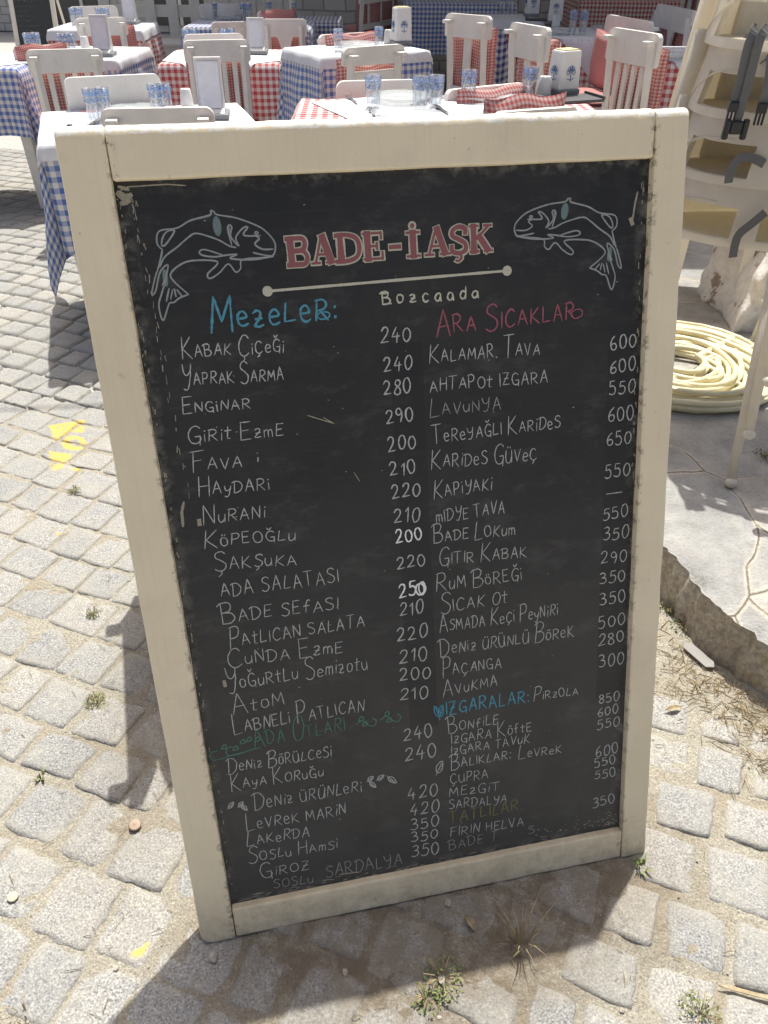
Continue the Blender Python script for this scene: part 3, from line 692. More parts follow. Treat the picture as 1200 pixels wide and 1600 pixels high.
pr2 = [("600", 954, 546, 993, 541, 22), ("600", 953, 582, 992, 578, 20), ("550", 952, 617, 991, 614, 20), ("600", 950, 659, 989, 655, 21), ("650", 948, 695, 985, 692, 20), ("550", 945, 747, 983, 744, 20), ("_", 947, 777, 972, 774, 10), ("550", 942, 813, 980, 807, 19),
 ("350", 942, 845, 981, 840, 19), ("290", 939, 881, 978, 876, 18), ("350", 937, 912, 976, 906, 18), ("350", 937, 946, 976, 940, 18), ("500", 935, 983, 976, 975, 17), ("280", 935, 1009, 974, 1002, 17), ("300", 936, 1043, 974, 1036, 17),
 ("850", 936, 1100, 967, 1094, 14), ("600", 934, 1119, 965, 1113, 13), ("550", 933, 1140, 967, 1133, 14), ("600", 931, 1183, 965, 1176, 15), ("550", 929, 1199, 961, 1192, 13), ("550", 929, 1218, 961, 1211, 13), ("350", 926, 1262, 960, 1253, 15)]
mb = MB()
for r in pr2: write(mb, *r, wpx=2.8, track=.26)
sub("price_lettering", mb, CH['w'], "chalk prices of the right column")
mb = MB(); write(mb, "200", 619, 848, 659, 842, 19, wpx=3.8, track=.26); write(mb, "250", 624, 933, 665, 927, 20, wpx=4.2, track=.26); write(mb, "0", 650, 930, 664, 927, 18, wpx=5)
sub("price_lettering", mb, CH['b'], "two bolder freshly written white prices")
mb = MB(); write(mb, "^MezeLeR:", 330, 513, 524, 500, 33, wpx=4.8, bigk=1.65, track=.26); write(mb, "o", 497, 500, 516, 497, 17, wpx=3.5)
sub("heading_lettering", mb, CH['blue'], "blue chalk heading of the left column")
mb = MB(); write(mb, "IZGARALAR:", 697, 1117, 826, 1097, 19, wpx=3.6)
sub("heading_lettering", mb, CH['blue'], "smaller blue chalk heading with a leaf")
mb = MB(); write(mb, "^ARA ^SICAKLAR", 682, 522, 897, 499, 25, wpx=3.6); write(mb, "o", 893, 499, 910, 495, 19, wpx=3)
sub("heading_lettering", mb, CH['pink'], "pink chalk heading of the right column")
mb = MB(); write(mb, "^ADA ^OTLARI", 397, 1166, 539, 1141, 21, wpx=2.6)
def px_line(mb, pts, wpx=2.2, sm=True):
    q = [bp(*p) for p in pts]; ribbon(mb, smooth_pts(q) if sm else q, wpx * .0008)
for s_, (ox, oy) in ((1, (327, 1187)), (1, (352, 1180))):
    px_line(mb, [(ox + 12, oy - 14), (ox + 2, oy - 10), (ox + 4, oy), (ox + 20, oy - 2), (ox + 38, oy - 8), (ox + 55, oy - 12)])
for ox, oy in ((556, 1132), (594, 1125)):
    px_line(mb, [(ox, oy), (ox + 10, oy - 6), (ox + 18, oy), (ox + 28, oy + 2), (ox + 32, oy - 6), (ox + 26, oy - 10)])
for x, y in ((346, 1170), (364, 1172), (375, 1162), (385, 1158), (398, 1158), (560, 1126), (566, 1134), (600, 1118), (604, 1128)):
    px_line(mb, [(x, y), (x + 5, y - 7), (x + 8, y - 2), (x, y)], 2.6)
sub("heading_lettering", mb, CH['green'], "dull green chalk heading with curling tendrils")
mb = MB(); write(mb, "TATLILAR.", 703, 1286, 816, 1265, 16, wpx=3)
sub("heading_lettering", mb, CH['olive'], "faint olive chalk heading near the bottom")
mb = MB(); write(mb, "^BALIKLAR:", 705, 1201, 797, 1185, 14, wpx=2.4)
def leaf(mb, x, y, dx, dy, w_):
    L = math.hypot(dx, dy); nx, ny = -dy / L * w_, dx / L * w_
    px_line(mb, [(x, y), (x + dx * .35 + nx, y + dy * .35 + ny), (x + dx, y + dy), (x + dx * .45 - nx, y + dy * .45 - ny), (x, y)], 2)
    px_line(mb, [(x - dx * .25, y - dy * .25), (x + dx * .85, y + dy * .85)], 1.6)
    for k in (.3, .5, .7): px_line(mb, [(x + dx * k, y + dy * k), (x + dx * (k + .1) + nx * .7, y + dy * (k + .1) + ny * .7)], 1.5)
for q in ((357, 1262, 8, -9, 3), (373, 1260, 7, -7, 3), (378, 1258, 8, 8, 3), (575, 1220, 8, -7, 3), (590, 1218, 10, -7, 3), (578, 1222, 9, 8, 3), (607, 1214, 12, 9, 4)): leaf(mb, *q)
leaf(mb, 683, 1207, 8, -18, 5)
sub("leaf_drawing", mb, CH['w'], "small white chalk leaves and a fish heading")
mb = MB(); leaf(mb, 686, 1120, -7, -17, 4); leaf(mb, 687, 1120, 4, -19, 4); sub("leaf_drawing", mb, CH['blue'])

# town name, cream, spaced typewriter letters
mb = MB(); write(mb, "Bozcaada", 598, 475, 747, 466, 18, wpx=3.6, track=.5)
for x, y in ((600, 459), (606, 475)): px_line(mb, [(x - 4, y), (x + 5, y - 1)], 2.5, False)
sub("town_lettering", mb, CH['cream'], "spaced cream letters of the town name")
mb = MB(); q0, q1 = bp(418, 455), bp(792, 423); ribbon(mb, [q0, q1], .0034, jit=.1)
for q in (q0, q1):
    pts = [(q.x + .0066 * math.cos(k * .52), q.y + .0066 * math.sin(k * .52), -REC + .0009) for k in range(12)]
    mb.add(pts, [tuple(range(12))])
sub("underline_rule", mb, CH['cream'], "cream line with a dot at each end")

# painted slab serif title
def title():
    fill, edge = MB(), MB()
    def seg(mbx, A, ex, ey, pts, wd, z):
        ribbon(mbx, [A + ex * p[0] + ey * p[1] for p in pts], wd, z, taper=False, jit=.04)
    base0, base1 = bp(446, 417), bp(768, 393); top0 = bp(442, 371)
    ex = (base1 - base0).normalized(); ey = Vector((-ex.y, ex.x)); H = (top0 - base0).length * .98; S = (base1 - base0).length / 322.0
    def V(s, thin=False): return s
    st, th = .24 * H, .085 * H      # stem and hairline widths
    # letter: x0, width, list of (stroke pts in letter units w,h ; kind ; smooth)
    Lt = {
     'B': [([(.26, .03), (.26, .97)], 's', 0), ([(.1, .955), (.5, .955), (.78, .93), (.86, .75), (.74, .55), (.4, .52)], 'm', 1), ([(.4, .52), (.76, .5), (.92, .28), (.8, .06), (.5, .045), (.1, .045)], 'm', 1)],
     'A': [([(.16, .05), (.46, .97)], 't', 0), ([(.5, .97), (.80, .05)], 's', 0), ([(.3, .34), (.66, .34)], 't', 0), ([(.0, .045), (.34, .045)], 'f', 0), ([(.6, .045), (1.0, .045)], 'f', 0)],
     'D': [([(.26, .03), (.26, .97)], 's', 0), ([(.1, .955), (.5, .955), (.82, .82), (.92, .5), (.82, .18), (.5, .045), (.1, .045)], 'm', 1)],
     'E': [([(.28, .03), (.28, .97)], 's', 0), ([(.08, .95), (.9, .95)], 't', 0), ([(.9, .98), (.9, .74)], 't', 0), ([(.3, .5), (.7, .5)], 't', 0), ([(.7, .62), (.7, .38)], 't', 0), ([(.08, .05), (.95, .05)], 't', 0), ([(.93, .02), (.93, .28)], 't', 0)],
     '-': [([(.05, .42), (.95, .42)], 'm', 0)],
     'İ': [([(.5, .03), (.5, .9)], 's', 0), ([(.08, .88), (.92, .88)], 'f', 0), ([(.08, .045), (.92, .045)], 'f', 0)],
     'Ş': [([(.86, .72), (.84, .9), (.5, .97), (.18, .86), (.16, .66), (.5, .52), (.84, .36), (.84, .12), (.5, .03), (.14, .1), (.1, .3)], 'm', 1), ([(.5, .0), (.62, -.14), (.42, -.26), (.3, -.22)], 't', 1)],
     'K': [([(.22, .03), (.22, .97)], 's', 0), ([(.06, .955), (.42, .955)], 'f', 0), ([(.06, .045), (.42, .045)], 'f', 0), ([(.84, .93), (.3, .46)], 't', 0), ([(.44, .6), (.82, .06)], 's', 0), ([(.66, .955), (.98, .955)], 'f', 0), ([(.66, .045), (1.0, .045)], 'f', 0)]}
    lay = [('B', 447, 36), ('A', 486, 37), ('D', 520, 43), ('E', 563, 34), ('-', 606, 17), ('İ', 631, 24), ('A', 661, 40), ('Ş', 701, 29), ('K', 731, 38)]
    wk = {'s': st, 'm': .16 * H, 't': th, 'f': th}
    k = 0
    for ch, x, wd in lay:
        for pts, kind, sm in Lt[ch]:
            P = [((x - 446 + p[0] * wd) * S, p[1] * H) for p in pts]
            if sm: P = smooth_pts([Vector(p) for p in P])
            k += 1
            seg(edge, base0, ex, ey, P, wk[kind] + .0034, -REC + .0004 + k * 4e-6)
            seg(fill, base0, ex, ey, P, wk[kind], -REC + .0009 + k * 4e-6)
    # dot over the dotted capital
    c = base0 + ex * ((643 - 446) * S) + ey * (1.12 * H)
    for mbx, r, z in ((edge, .0056, -REC + .0004), (fill, .0030, -REC + .0012)):
        mbx.add([(c.x + r * math.cos(q * .6283), c.y + r * math.sin(q * .6283), z) for q in range(10)], [tuple(range(10))])
    sub("title_lettering", fill, CH['rose'], "rose painted slab serif restaurant title")
    sub("title_outline", edge, CH['cream'], "cream outline round the title letters")
title()

FISH = ["225,265 205,240 213,195 280,183 330,155 402,135 406,119 418,121 430,133 500,145 570,170 612,195 647,240 640,285 600,283 565,275", "640,262 600,262 572,243 588,222 566,210", "638,290 560,302 480,297 505,282 470,284 420,291 375,285 364,272 385,264 450,284",
 "640,290 600,294 525,302 518,335 500,348 472,318 440,350 405,372 395,355 432,310 340,305 290,322 256,355 270,385 323,432", "323,432 290,445 268,462 250,468 228,530 212,475 222,430 240,375", "205,345 195,380 185,432 200,418 216,350 245,320 240,360 225,398",
 "206,345 218,300 225,265", "215,330 235,290 280,255 320,220 350,203 400,215 440,230 475,250 500,256", "485,246 470,190 475,172 485,180 480,210 495,235 512,250 500,220 525,185 545,180 530,210 592,212", "222,245 228,215 245,195 270,195 236,246 222,245",
 "240,458 250,410", "256,450 263,415", "276,440 270,412", "297,436 280,415", "576,196 583,201 578,207 572,202 576,196"]
def fish(f, label):
    mb = MB()
    for s in FISH:
        pts = [f(*[float(q) for q in p.split(',')]) for p in s.split()]
        px_line(mb, pts, 2.4)
    o = sub("fish_drawing", mb, CH['fish'], label)
    mb = MB()
    for cx, cy, rx, ry in ((430, 176, 16, 38), (478, 205, 5, 30), (236, 370, 10, 34)):
        pts = [bp(*f(cx + rx * math.cos(q * .5236) + .12 * ry * math.sin(q * .5236), cy + ry * math.sin(q * .5236))) for q in range(12)]
        mb.add([(p.x, p.y, -REC + .00025) for p in pts], [tuple(range(12))])
    o2 = mb.build("fin_fill", CH['fill'], board)
fish(lambda x, y: (160 + x / 2.4, 280 + y / 2.4), "pale chalk fish at the board's top left facing right")
def f2(x, y):
    X = 985 - (x - 185) * .863; Y = 168 + (y - 118) * .83
    return (560 + X / 2.4, 240 + (Y) / 2.4)
fish(f2, "pale chalk fish at the board's top right facing left")

# wear: scuffs, chips and old chalk dust round the edges of the panel
mb = MB(); rng = random.Random(11)
for y in range(0, 44):      # left edge smear
    f = rng.random(); yy = 310 + f ** 1.5 * 480
    cx = 208 + (yy - 310) * .185 + rng.uniform(-4, 4)
    px_line(mb, [(cx, yy), (cx + rng.uniform(-1, 3), yy + rng.uniform(3, 11))], rng.uniform(.6, 1.6), False)
for k in range(60):
    yy = rng.uniform(290, 1400); cx = 178 + (yy - 290) * .166 + rng.uniform(1, 7)
    px_line(mb, [(cx, yy), (cx + rng.uniform(-1, 1.5), yy + rng.uniform(1, 7))], rng.uniform(.8, 2.4), False)
for k in range(70):
    xx = 968 - abs(rng.gauss(0, 55)); yy = 1306 - (xx - 820) * .13 - rng.expovariate(.16) ; yy = min(yy, 1333 - (xx - 720) * .155)
    px_line(mb, [(xx, yy), (xx + rng.uniform(.8, 3.5), yy + rng.uniform(-1.5, 1.5))], rng.uniform(.7, 2.0), False)
for k in range(60):
    xx = rng.uniform(365, 850); yy = 1411 - (xx - 365) * .196 - rng.expovariate(.3)
    px_line(mb, [(xx, yy), (xx + rng.uniform(3, 14), yy - rng.uniform(0, 3))], rng.uniform(.8, 2.2), False)
for k in range(40):
    yy = rng.uniform(250, 1290); xx = 1007 - (yy - 250) * .034 - rng.uniform(0, 4)
    px_line(mb, [(xx, yy), (xx + rng.uniform(-1, 1), yy + rng.uniform(2, 12))], rng.uniform(.8, 2), False)
for pts, wp in (([(287, 785), (284, 800), (286, 822)], 5), ([(311, 812), (312, 820)], 6), ([(988, 345), (992, 318), (996, 300)], 3), ([(985, 342), (988, 350)], 7), ([(350, 1064), (352, 1072)], 6),
                ([(480, 649), (520, 661)], 1.6), ([(505, 652), (522, 662)], 1.4), ([(553, 738), (562, 752)], 1.2), ([(184, 300), (200, 292), (260, 288), (290, 290)], 2), ([(185, 302), (196, 310), (204, 305)], 10), ([(190, 318), (202, 314)], 8), ([(186, 292), (200, 296)], 6),
                ([(233, 635), (236, 665)], 4), ([(530, 1366), (560, 1362)], 2.5), ([(985, 1165), (978, 1200)], 3)):
    px_line(mb, pts, wp, False)
for k in range(60):
    xx, yy = rng.uniform(230, 985), rng.uniform(300, 1350)
    px_line(mb, [(xx, yy), (xx + rng.uniform(.5, 2.5), yy + rng.uniform(-1, 1))], rng.uniform(.7, 1.6), False)
sub("worn_paint", mb, CH['wear'], "chipped paint and chalk scuffs along the panel edges")

# ------------------------------------------------------------------ furniture materials
M_white = paint("white_gloss_paint", (.82, .785, .72), .5, .12, 12, (.50, .43, .33), .25)
M_red = gingham("red_gingham", (.46, .045, .045)); M_blue = gingham("blue_gingham", (.06, .14, .42)); M_navy = gingham("navy_gingham", (.03, .045, .20))
M_redfine = gingham("red_gingham_fine", (.46, .06, .055), (.64, .47, .43), per=.0135); M_redplain = gingham("red_seersucker", (.42, .08, .07), (.60, .34, .30), per=.010)
M_overlay = simple("white_cotton", (.78, .78, .80), .9)
def band_mat():
    mt, nt, bs = new_mat("blue_glaze_band"); bs.inputs["Base Color"].default_value = (.20, .36, .70, 1); bs.inputs["Roughness"].default_value = .2
    n = noise_n(nt, coords(nt), 140, 2); tr = N(nt, "ShaderNodeBsdfTransparent"); mx = N(nt, "ShaderNodeMixShader")
    nt.links.new(ramp(nt, n, [(.42, g3(.15)), (.58, g3(.75))]), mx.inputs[0]); nt.links.new(tr.outputs[0], mx.inputs[1]); nt.links.new(bs.outputs[0], mx.inputs[2])
    nt.links.new(mx.outputs[0], nt.nodes["Material Output"].inputs[0]); return mt
def plate_mat():
    mt, nt, bs = new_mat("pale_glass_plate"); bs.inputs["Base Color"].default_value = (.72, .77, .76, 1); bs.inputs["Roughness"].default_value = .1
    tr = N(nt, "ShaderNodeBsdfTransparent"); mx = N(nt, "ShaderNodeMixShader"); mx.inputs[0].default_value = .42
    nt.links.new(tr.outputs[0], mx.inputs[1]); nt.links.new(bs.outputs[0], mx.inputs[2]); nt.links.new(mx.outputs[0], nt.nodes["Material Output"].inputs[0]); return mt
M_glass = glass_mat("clear_glass", (.93, .95, .97)); M_band = band_mat(); M_plate = plate_mat()
M_china = simple("white_melamine", (.76, .75, .72), .3); M_grey = simple("grey_plastic", (.22, .23, .24), .5); M_steel = simple("cutlery_steel", (.5, .5, .5), .25, 1.0)
M_cream = simple("cream_plastic", (.88, .835, .735), .4); nt_ = M_cream.node_tree; tl = N(nt_, "ShaderNodeBsdfTranslucent"); tl.inputs[0].default_value = (.80, .74, .60, 1); mx_ = N(nt_, "ShaderNodeMixShader"); mx_.inputs[0].default_value = .40
nt_.links.new(nt_.nodes["Principled BSDF"].outputs[0], mx_.inputs[1]); nt_.links.new(tl.outputs[0], mx_.inputs[2]); nt_.links.new(mx_.outputs[0], nt_.nodes["Material Output"].inputs[0])
M_strap = simple("grey_webbing", (.16, .16, .155), .85); M_black = simple("black_plastic", (.02, .02, .022), .4)
M_slate = simple("dark_tray", (.08, .08, .085), .5); M_emblem = simple("blue_print", (.07, .17, .38), .6); M_yellow = simple("yellow_paper", (.75, .65, .32), .8)
TL, TR_ = .73, .83

# ------------------------------------------------------------------ tables
def drape(s, t, w, d, lift, seed, zc):
    ex, ey = max(abs(s) - w / 2, 0), max(abs(t) - d / 2, 0); dd = math.hypot(ex, ey)
    x = math.copysign(min(abs(s), w / 2), s); y = math.copysign(min(abs(t), d / 2), t)
    if dd < 1e-6: return (x, y, zc + lift + .0012 + .0022 * noise.noise(Vector((x * 6 + seed, y * 6, seed))) - .0012 * abs(noise.noise(Vector((x * 14, y * 3 + seed, 4)))))
    nx, ny = math.copysign(ex / dd, s) if ex else 0, math.copysign(ey / dd, t) if ey else 0
    along = x * (1 if ey else 0) + y * (1 if ex else 0) + (math.atan2(ey, ex) * .35 * (1 if s * t > 0 else -1) if ex and ey else 0)
    wave = math.sin(along * 17 + seed) * .6 + math.sin(along * 31 + seed * 2.3) * .3
    if ex and ey: wave += math.cos(math.atan2(ey, ex) * 6 + seed) * .9
    o = .008 * min(1, dd / .03) + .06 * dd + .10 * dd * wave + .012 * noise.noise(Vector((along * 9 + seed, dd * 7, seed))) * min(1, dd / .08) + lift
    return (x + nx * o, y + ny * o, zc + lift - dd * .985 + (.004 if dd < .01 else 0))
def cloth(name, L, rot, w, d, lift, mat, parent, seed, zc, n=52, off=(0, 0)):
    mb = MB(); vs, uv = [], []; c, s_ = math.cos(rot), math.sin(rot)
    for j in range(n + 1):
        for i in range(n + 1):
            a, b = (i / n - .5) * L[0], (j / n - .5) * L[1]
            s, t = a * c - b * s_ + off[0], a * s_ + b * c + off[1]
            vs.append(drape(s, t, w, d, lift, seed, zc)); uv.append((a + 5, b + 5))
    m_ = n + 1
    mb.add(vs, [(j * m_ + i, j * m_ + i + 1, (j + 1) * m_ + i + 1, (j + 1) * m_ + i) for j in range(n) for i in range(n)])
    return mb.build(name, mat, parent, True, uv)
def table(px, py, z, corner, yaw, w, d, mat, label, clabel, olabel=None, drop=.30, odrop=.18, orot=45, leg=True, n=52, seed=1, g=0.0, oL=None, off=(0, 0)):
    """corner: which top corner (left/right, near/far) the photo pixel marks"""
    P = at(px, py, z); c, s = math.cos(yaw), math.sin(yaw)
    lx = {'l': w / 2, 'r': -w / 2}[corner[0]]; ly = {'n': d / 2, 'f': -d / 2}[corner[1]]
    C = Vector((P.x + lx * c - ly * s, P.y + lx * s + ly * c, g)); h = z - g
    t = empty("dining_table", C, yaw, label, "table", "tables set for lunch")
    mb = MB(); mb.box((0, 0, h - .02), (w - .01, d - .01, .03), bev=.006); mb.build("tabletop", M_white, t)
    mb = MB()
    for sx in (-1, 1): mb.box((sx * (w / 2 - .06), 0, h - .075), (.02, d - .18, .08))
    for sy in (-1, 1): mb.box((0, sy * (d / 2 - .06), h - .075), (w - .18, .02, .08))
    mb.build("apron", M_white, t)
    for sx in (-1, 1):
        for sy in (-1, 1):
            mb = MB(); mb.box((sx * (w / 2 - .055), sy * (d / 2 - .055), (h - .04) / 2), (.07, .07, h - .04), bev=.004, taper=.62); mb.build("leg", M_white, t)
    cl = cloth("tablecloth", (w + 2 * drop, d + 2 * drop), 0, w, d, .001, mat, None, seed, 0, n)
    cl.location = (C.x, C.y, z); cl.rotation_euler = (0, 0, yaw); tag(cl, clabel, "tablecloth", "gingham tablecloths")
    if olabel:
        if orot: L = (math.hypot(w, d) * .5 + odrop) * 1.06; L = (L * 1.0 + .14, L * 1.0 + .14); 
        else: L = (w + 2 * odrop, d + 2 * odrop)
        if oL: L = oL
        ov = cloth("table_overlay", L, R_(orot), w, d, .004, M_overlay, None, seed, 0, n, off)
        ov.location = (C.x, C.y, z); ov.rotation_euler = (0, 0, yaw); tag(ov, olabel, "tablecloth", "white overlays on the tables")
    return t, C
table(66, 177, TL, 'lf', R_(19), .78, .62, M_blue, "square table just behind the sign's top left corner", "blue gingham tablecloth hanging down beside the sign's left edge", "white overlay on the blue cloth just behind the sign's top left corner", drop=.36, odrop=.05, orot=0, seed=2)
table(26, 107, TL, 'rn', R_(3), 1.1, .62, M_blue, "table with tapered leg at the left edge of the picture", "blue gingham tablecloth at the far left edge", "white overlay on the blue table at the far left edge", drop=.33, odrop=.16, seed=4.2)
table(181, 95, TL, 'rn', R_(-3), .62, .62, M_blue, "small table behind the slatted chair on the left", "blue gingham cloth peeping out right of the left slatted chair", "white overlay under the slanted napkin stand of the left table", drop=.28, odrop=.05, orot=0, seed=1.1)
table(75, 47, TL, 'ln', R_(3), .68, .62, M_red, "table in front of the distant menu board", "red gingham tablecloth beside the distant menu board", "white overlay on the red table beside the distant menu board", drop=.38, odrop=.07, orot=0, seed=5)
table(247, 101, TL, 'ln', R_(4), .66, .70, M_red, "table behind the slatted chair at centre left", "red gingham tablecloth with long corner left of the blue table", "white overlay on the red cloth at centre left", drop=.40, odrop=.12, orot=45, seed=3.3)
table(504, 91, TR_, 'ln', R_(31), .62, .45, M_blue, "turned square table at the middle of the terrace", "blue gingham tablecloth on the turned middle table", "white overlay on the turned middle table", drop=.34, odrop=.05, orot=0, seed=0.4, g=PZ)
table(467, 154, TR_, 'lf', R_(2), 1.05, .66, M_red, "wide table right behind the top of the sign", "red gingham tablecloth on the wide table behind the sign", "white overlay laid diagonally on the wide table behind the sign", drop=.26, odrop=.22, orot=24, seed=6.1, g=PZ, oL=(.80, .80), off=(.05, .03))
table(856, 62, TR_, 'ln', R_(2), .60, .70, M_red, "table set behind the white napkin box on the right", "red gingham under cloth of the table on the right", "white overlay hanging in a large triangle over the right table", drop=.36, odrop=.18, orot=45, seed=2.6, g=PZ)
table(735, 34, TR_, 'ln', R_(4), .52, .60, M_red, "shaded table between the two turned chairs", "red gingham cloth hanging between the two turned chairs", "pale overlay on the shaded table between the turned chairs", drop=.40, odrop=.06, orot=0, seed=1.7, g=PZ)
table(1022, 97, TR_, 'ln', R_(3), .70, .62, M_red, "table left of the stacked high chairs", "red gingham tablecloth left of the stacked high chairs", "white overlay on the red table left of the high chairs", drop=.36, odrop=.16, orot=45, seed=3.9, g=PZ)
table(632, 5, TR_, 'ln', R_(0), 1.0, .75, M_blue, "shaded table in front of the stone wall", "blue gingham tablecloth drooping in the shade by the wall", None, drop=.40, seed=7.3, g=PZ, n=64)
table(283, 42, TL, 'ln', R_(0), 1.0, .7, M_blue, "shaded table beside the white picket fence", "blue striped looking gingham cloth beside the picket fence", None, drop=.30, seed=8, n=40)
table(418, 34, TL, 'ln', R_(2), .62, .62, M_navy, "shaded table by the white door", "navy gingham tablecloth by the white door", None, drop=.34, seed=9, n=40)
table(905, 1, TR_, 'ln', R_(0), 1.3, .8, M_red, "long table at the top right in the shade", "red gingham tablecloth of the long shaded table at top right", None, drop=.30, seed=9.5, g=PZ, n=44)
table(1070, 31, TR_, 'ln', R_(6), .6, .6, M_blue, "shaded table behind the tumblers by the high chairs", "blue gingham cloth behind the tumblers by the high chairs", "white overlay behind the tumblers by the high chairs", drop=.35, odrop=.08, orot=0, seed=2.2, g=PZ, n=36)
# navy second cloth corners under the white overlay on the right
def corner_cloth(px, py, z, mat, w, h, label, yaw, seed):
    P = at(px, py, z); mb = MB(); vs, uv = [], []; n = 18
    for j in range(n + 1):
        for i in range(n + 1):
            a, b = i / n, j / n; ww = w * (.25 + .75 * b) if True else w
            x = (a - .5) * ww; vs.append((x, -.03 * b + .02 * math.sin(a * 9 + seed) * b, -h * b - .05 * b * math.sin(a * 3.1))); uv.append((x + 3, h * b + 3))
    m_ = n + 1; mb.add(vs, [(j * m_ + i, j * m_ + i + 1, (j + 1) * m_ + i + 1, (j + 1) * m_ + i) for j in range(n) for i in range(n)])
    vs2 = [(v[0], v[1] + .002, v[2]) for v in vs]
    o = mb.build("tablecloth", mat, None, True, uv); o.location = P; o.rotation_euler = (0, 0, yaw); tag(o, label, "tablecloth", "gingham tablecloths")
corner_cloth(783, 46, TR_ + .01, M_navy, .22, .40, "navy gingham cloth corner hanging left of the right hand turned chair", R_(5), 1)
corner_cloth(872, 64, TR_, M_navy, .20, .42, "navy gingham cloth corner behind the white napkin box", R_(0), 2.5)

# ------------------------------------------------------------------ chairs
def chair(pl, pr, ztop, label, g=0.0, slats=4, away=True, cush=M_redfine, cdx=0.0, rail=.10, style='slat', cz=.0, seatc=True, wmin=.26, notch=True):
    A, B = (pl, pr) if isinstance(pl, Vector) else (at(*pl, ztop), at(*pr, ztop))
    if not away: A, B = B, A
    wd = max((B - A).length, wmin); yaw = math.atan2(B.y - A.y, B.x - A.x); C = (A + B) / 2
    H = ztop - g; t = empty("dining_chair", (C.x, C.y, g), yaw, label, "chair", "white painted wooden chairs")
    sh = .45 if H > .78 else .43; dp = min(.42, wd * 1.15)
    mb = MB(); mb.box((0, dp / 2 + .03, sh - .015), (wd, dp, .03), bev=.006); mb.build("seat", M_white, t)
    px_ = wd / 2 - .035
    for sx in (-1, 1):
        mb = MB(); mb.tube([(sx * px_, .0, 0), (sx * px_, .045, sh - .02), (sx * px_, .012, H - .035)], .021, 4, sx=.95); mb.build("back_post", M_white, t)
        if notch:
            mb = MB(); mb.box((sx * px_, -.010, H - .034), (.036, .034, .016), bev=.003); mb.build("post_cap", M_white, t)
        mb = MB(); mb.box((sx * (wd / 2 - .03), dp, (sh - .03) / 2), (.036, .036, sh - .03), bev=.003, taper=.8); mb.build("front_leg", M_white, t)
    # top rail with rounded corners
    rw, rh = wd / 2, rail; r = .028; poly = []
    for cx, cy, q0 in ((rw - r, H - r, 0), (-rw + r, H - r, 90)):
        for k in range(7): q = R_(q0 + k * 15); poly.append((cx + r * math.cos(q), cy + r * math.sin(q)))
    r2 = .012
    for cx, cy, q0 in ((-rw + r2, H - rh + r2, 180), (rw - r2, H - rh + r2, 270)):
        for k in range(4): q = R_(q0 + k * 30); poly.append((cx + r2 * math.cos(q), cy + r2 * math.sin(q)))
    Mx = Matrix(((1, 0, 0, 0), (0, 0, -1, 0.026), (0, 1, 0, 0), (0, 0, 0, 1)))
    mb = MB(); mb.prism(poly, -.011, .011, Mx); mb.build("top_rail", M_white, t)
    lo = sh + .07
    mb = MB(); mb.box((0, .036, lo), (wd - .06, .02, .045), bev=.003); mb.build("lower_rail", M_white, t)
    if style == 'slat':
        for k in range(slats):
            x = (k - (slats - 1) / 2) * (wd - .12) / max(slats, 1); mb = MB()
            mb.box((x, .031, (lo + H - rh) / 2), (.024 if slats > 2 else .045, .012, H - rh - lo - .01)); mb.build("back_slat", M_white, t)
    elif style == 'splat':
        mb = MB(); z0, z1 = lo + .02, H - rh + .004; n = 8; poly = []
        for k in range(n + 1): f = k / n; poly.append((.025 + .03 * abs(2 * f - 1) ** 2, z0 + (z1 - z0) * f))
        poly = poly + [(-x, z) for x, z in poly[::-1]]; mb.prism(poly, -.007, .007, Mx); mb.build("back_splat", M_white, t)
    elif style == 'ladder':
        mb = MB(); mb.box((0, .030, H - rail - .055), (wd - .07, .016, .065), bev=.004); mb.build("ladder_rail", M_white, t)
    for yy, nm in ((dp * .55, 0),):
        mb = MB()
        for sx in (-1, 1): mb.box((sx * (wd / 2 - .03), dp / 2 + .02, .2), (.02, dp - .05, .025))
        mb.build("stretcher", M_white, t)
    def pad(name, cx, cy, cz, w_, d_, h_, mat):
        n = 14; vs, uv, fs = [], [], []
        mb = MB()
        for side in (1, -1):
            b0 = len(vs)
            for j in range(n + 1):
                for i in range(n + 1):
                    u, v = i / n * 2 - 1, j / n * 2 - 1; th = (max(0, 1 - u ** 6) * max(0, 1 - v ** 6)) ** .45
                    wob = .008 * noise.noise(Vector((u * 2 + cx * 9 + A.x * 3, v * 2, side)))
                    vs.append((cx + u * w_ / 2, cy + side * (d_ / 2) * th + wob, cz + v * h_ / 2 + .006 * math.sin(u * 5 + A.x * 7))); uv.append((u * w_ / 2 + 3, v * h_ / 2 + 3))
            m_ = n + 1
            fs += [(b0 + j * m_ + i, b0 + j * m_ + i + 1, b0 + (j + 1) * m_ + i + 1, b0 + (j + 1) * m_ + i) for j in range(n) for i in range(n)]
        mb.add(vs, fs); return mb.build(name, mat, t, True, uv)
    if cush:
        pad("back_cushion", cdx, .085, sh + .04 + (H - .09 - sh + cz) / 2, wd - .01, .06, H - .09 - sh + cz, cush)
        if seatc:
            o = pad("seat_cushion", 0, 0, 0, wd - .02, .045, dp - .03, cush); o.rotation_euler = (R_(-90), 0, 0); o.location = (0, dp / 2 + .05, sh + .02)
    return t
LG, RG = 0.0, PZ
chair(Vector((-.607, 1.66, .84)), Vector((-.455, 1.17, .84)), .84, "unseen white chair added behind the big chalkboard sign to cast the shadow on its left", slats=6, cush=M_redfine, rail=.20)  # unseen, added only to cast the shadow left of the sign
chair((97, 120), (247, 113), .85, "white chair facing the camera behind the small blue table, with gingham pad", away=False, style='splat', rail=.12, cz=-.06)
chair((153, 172), (333, 169), .87, "white chair whose plain rail rises just above the sign's top left", style='slat', cush=None, rail=.14)
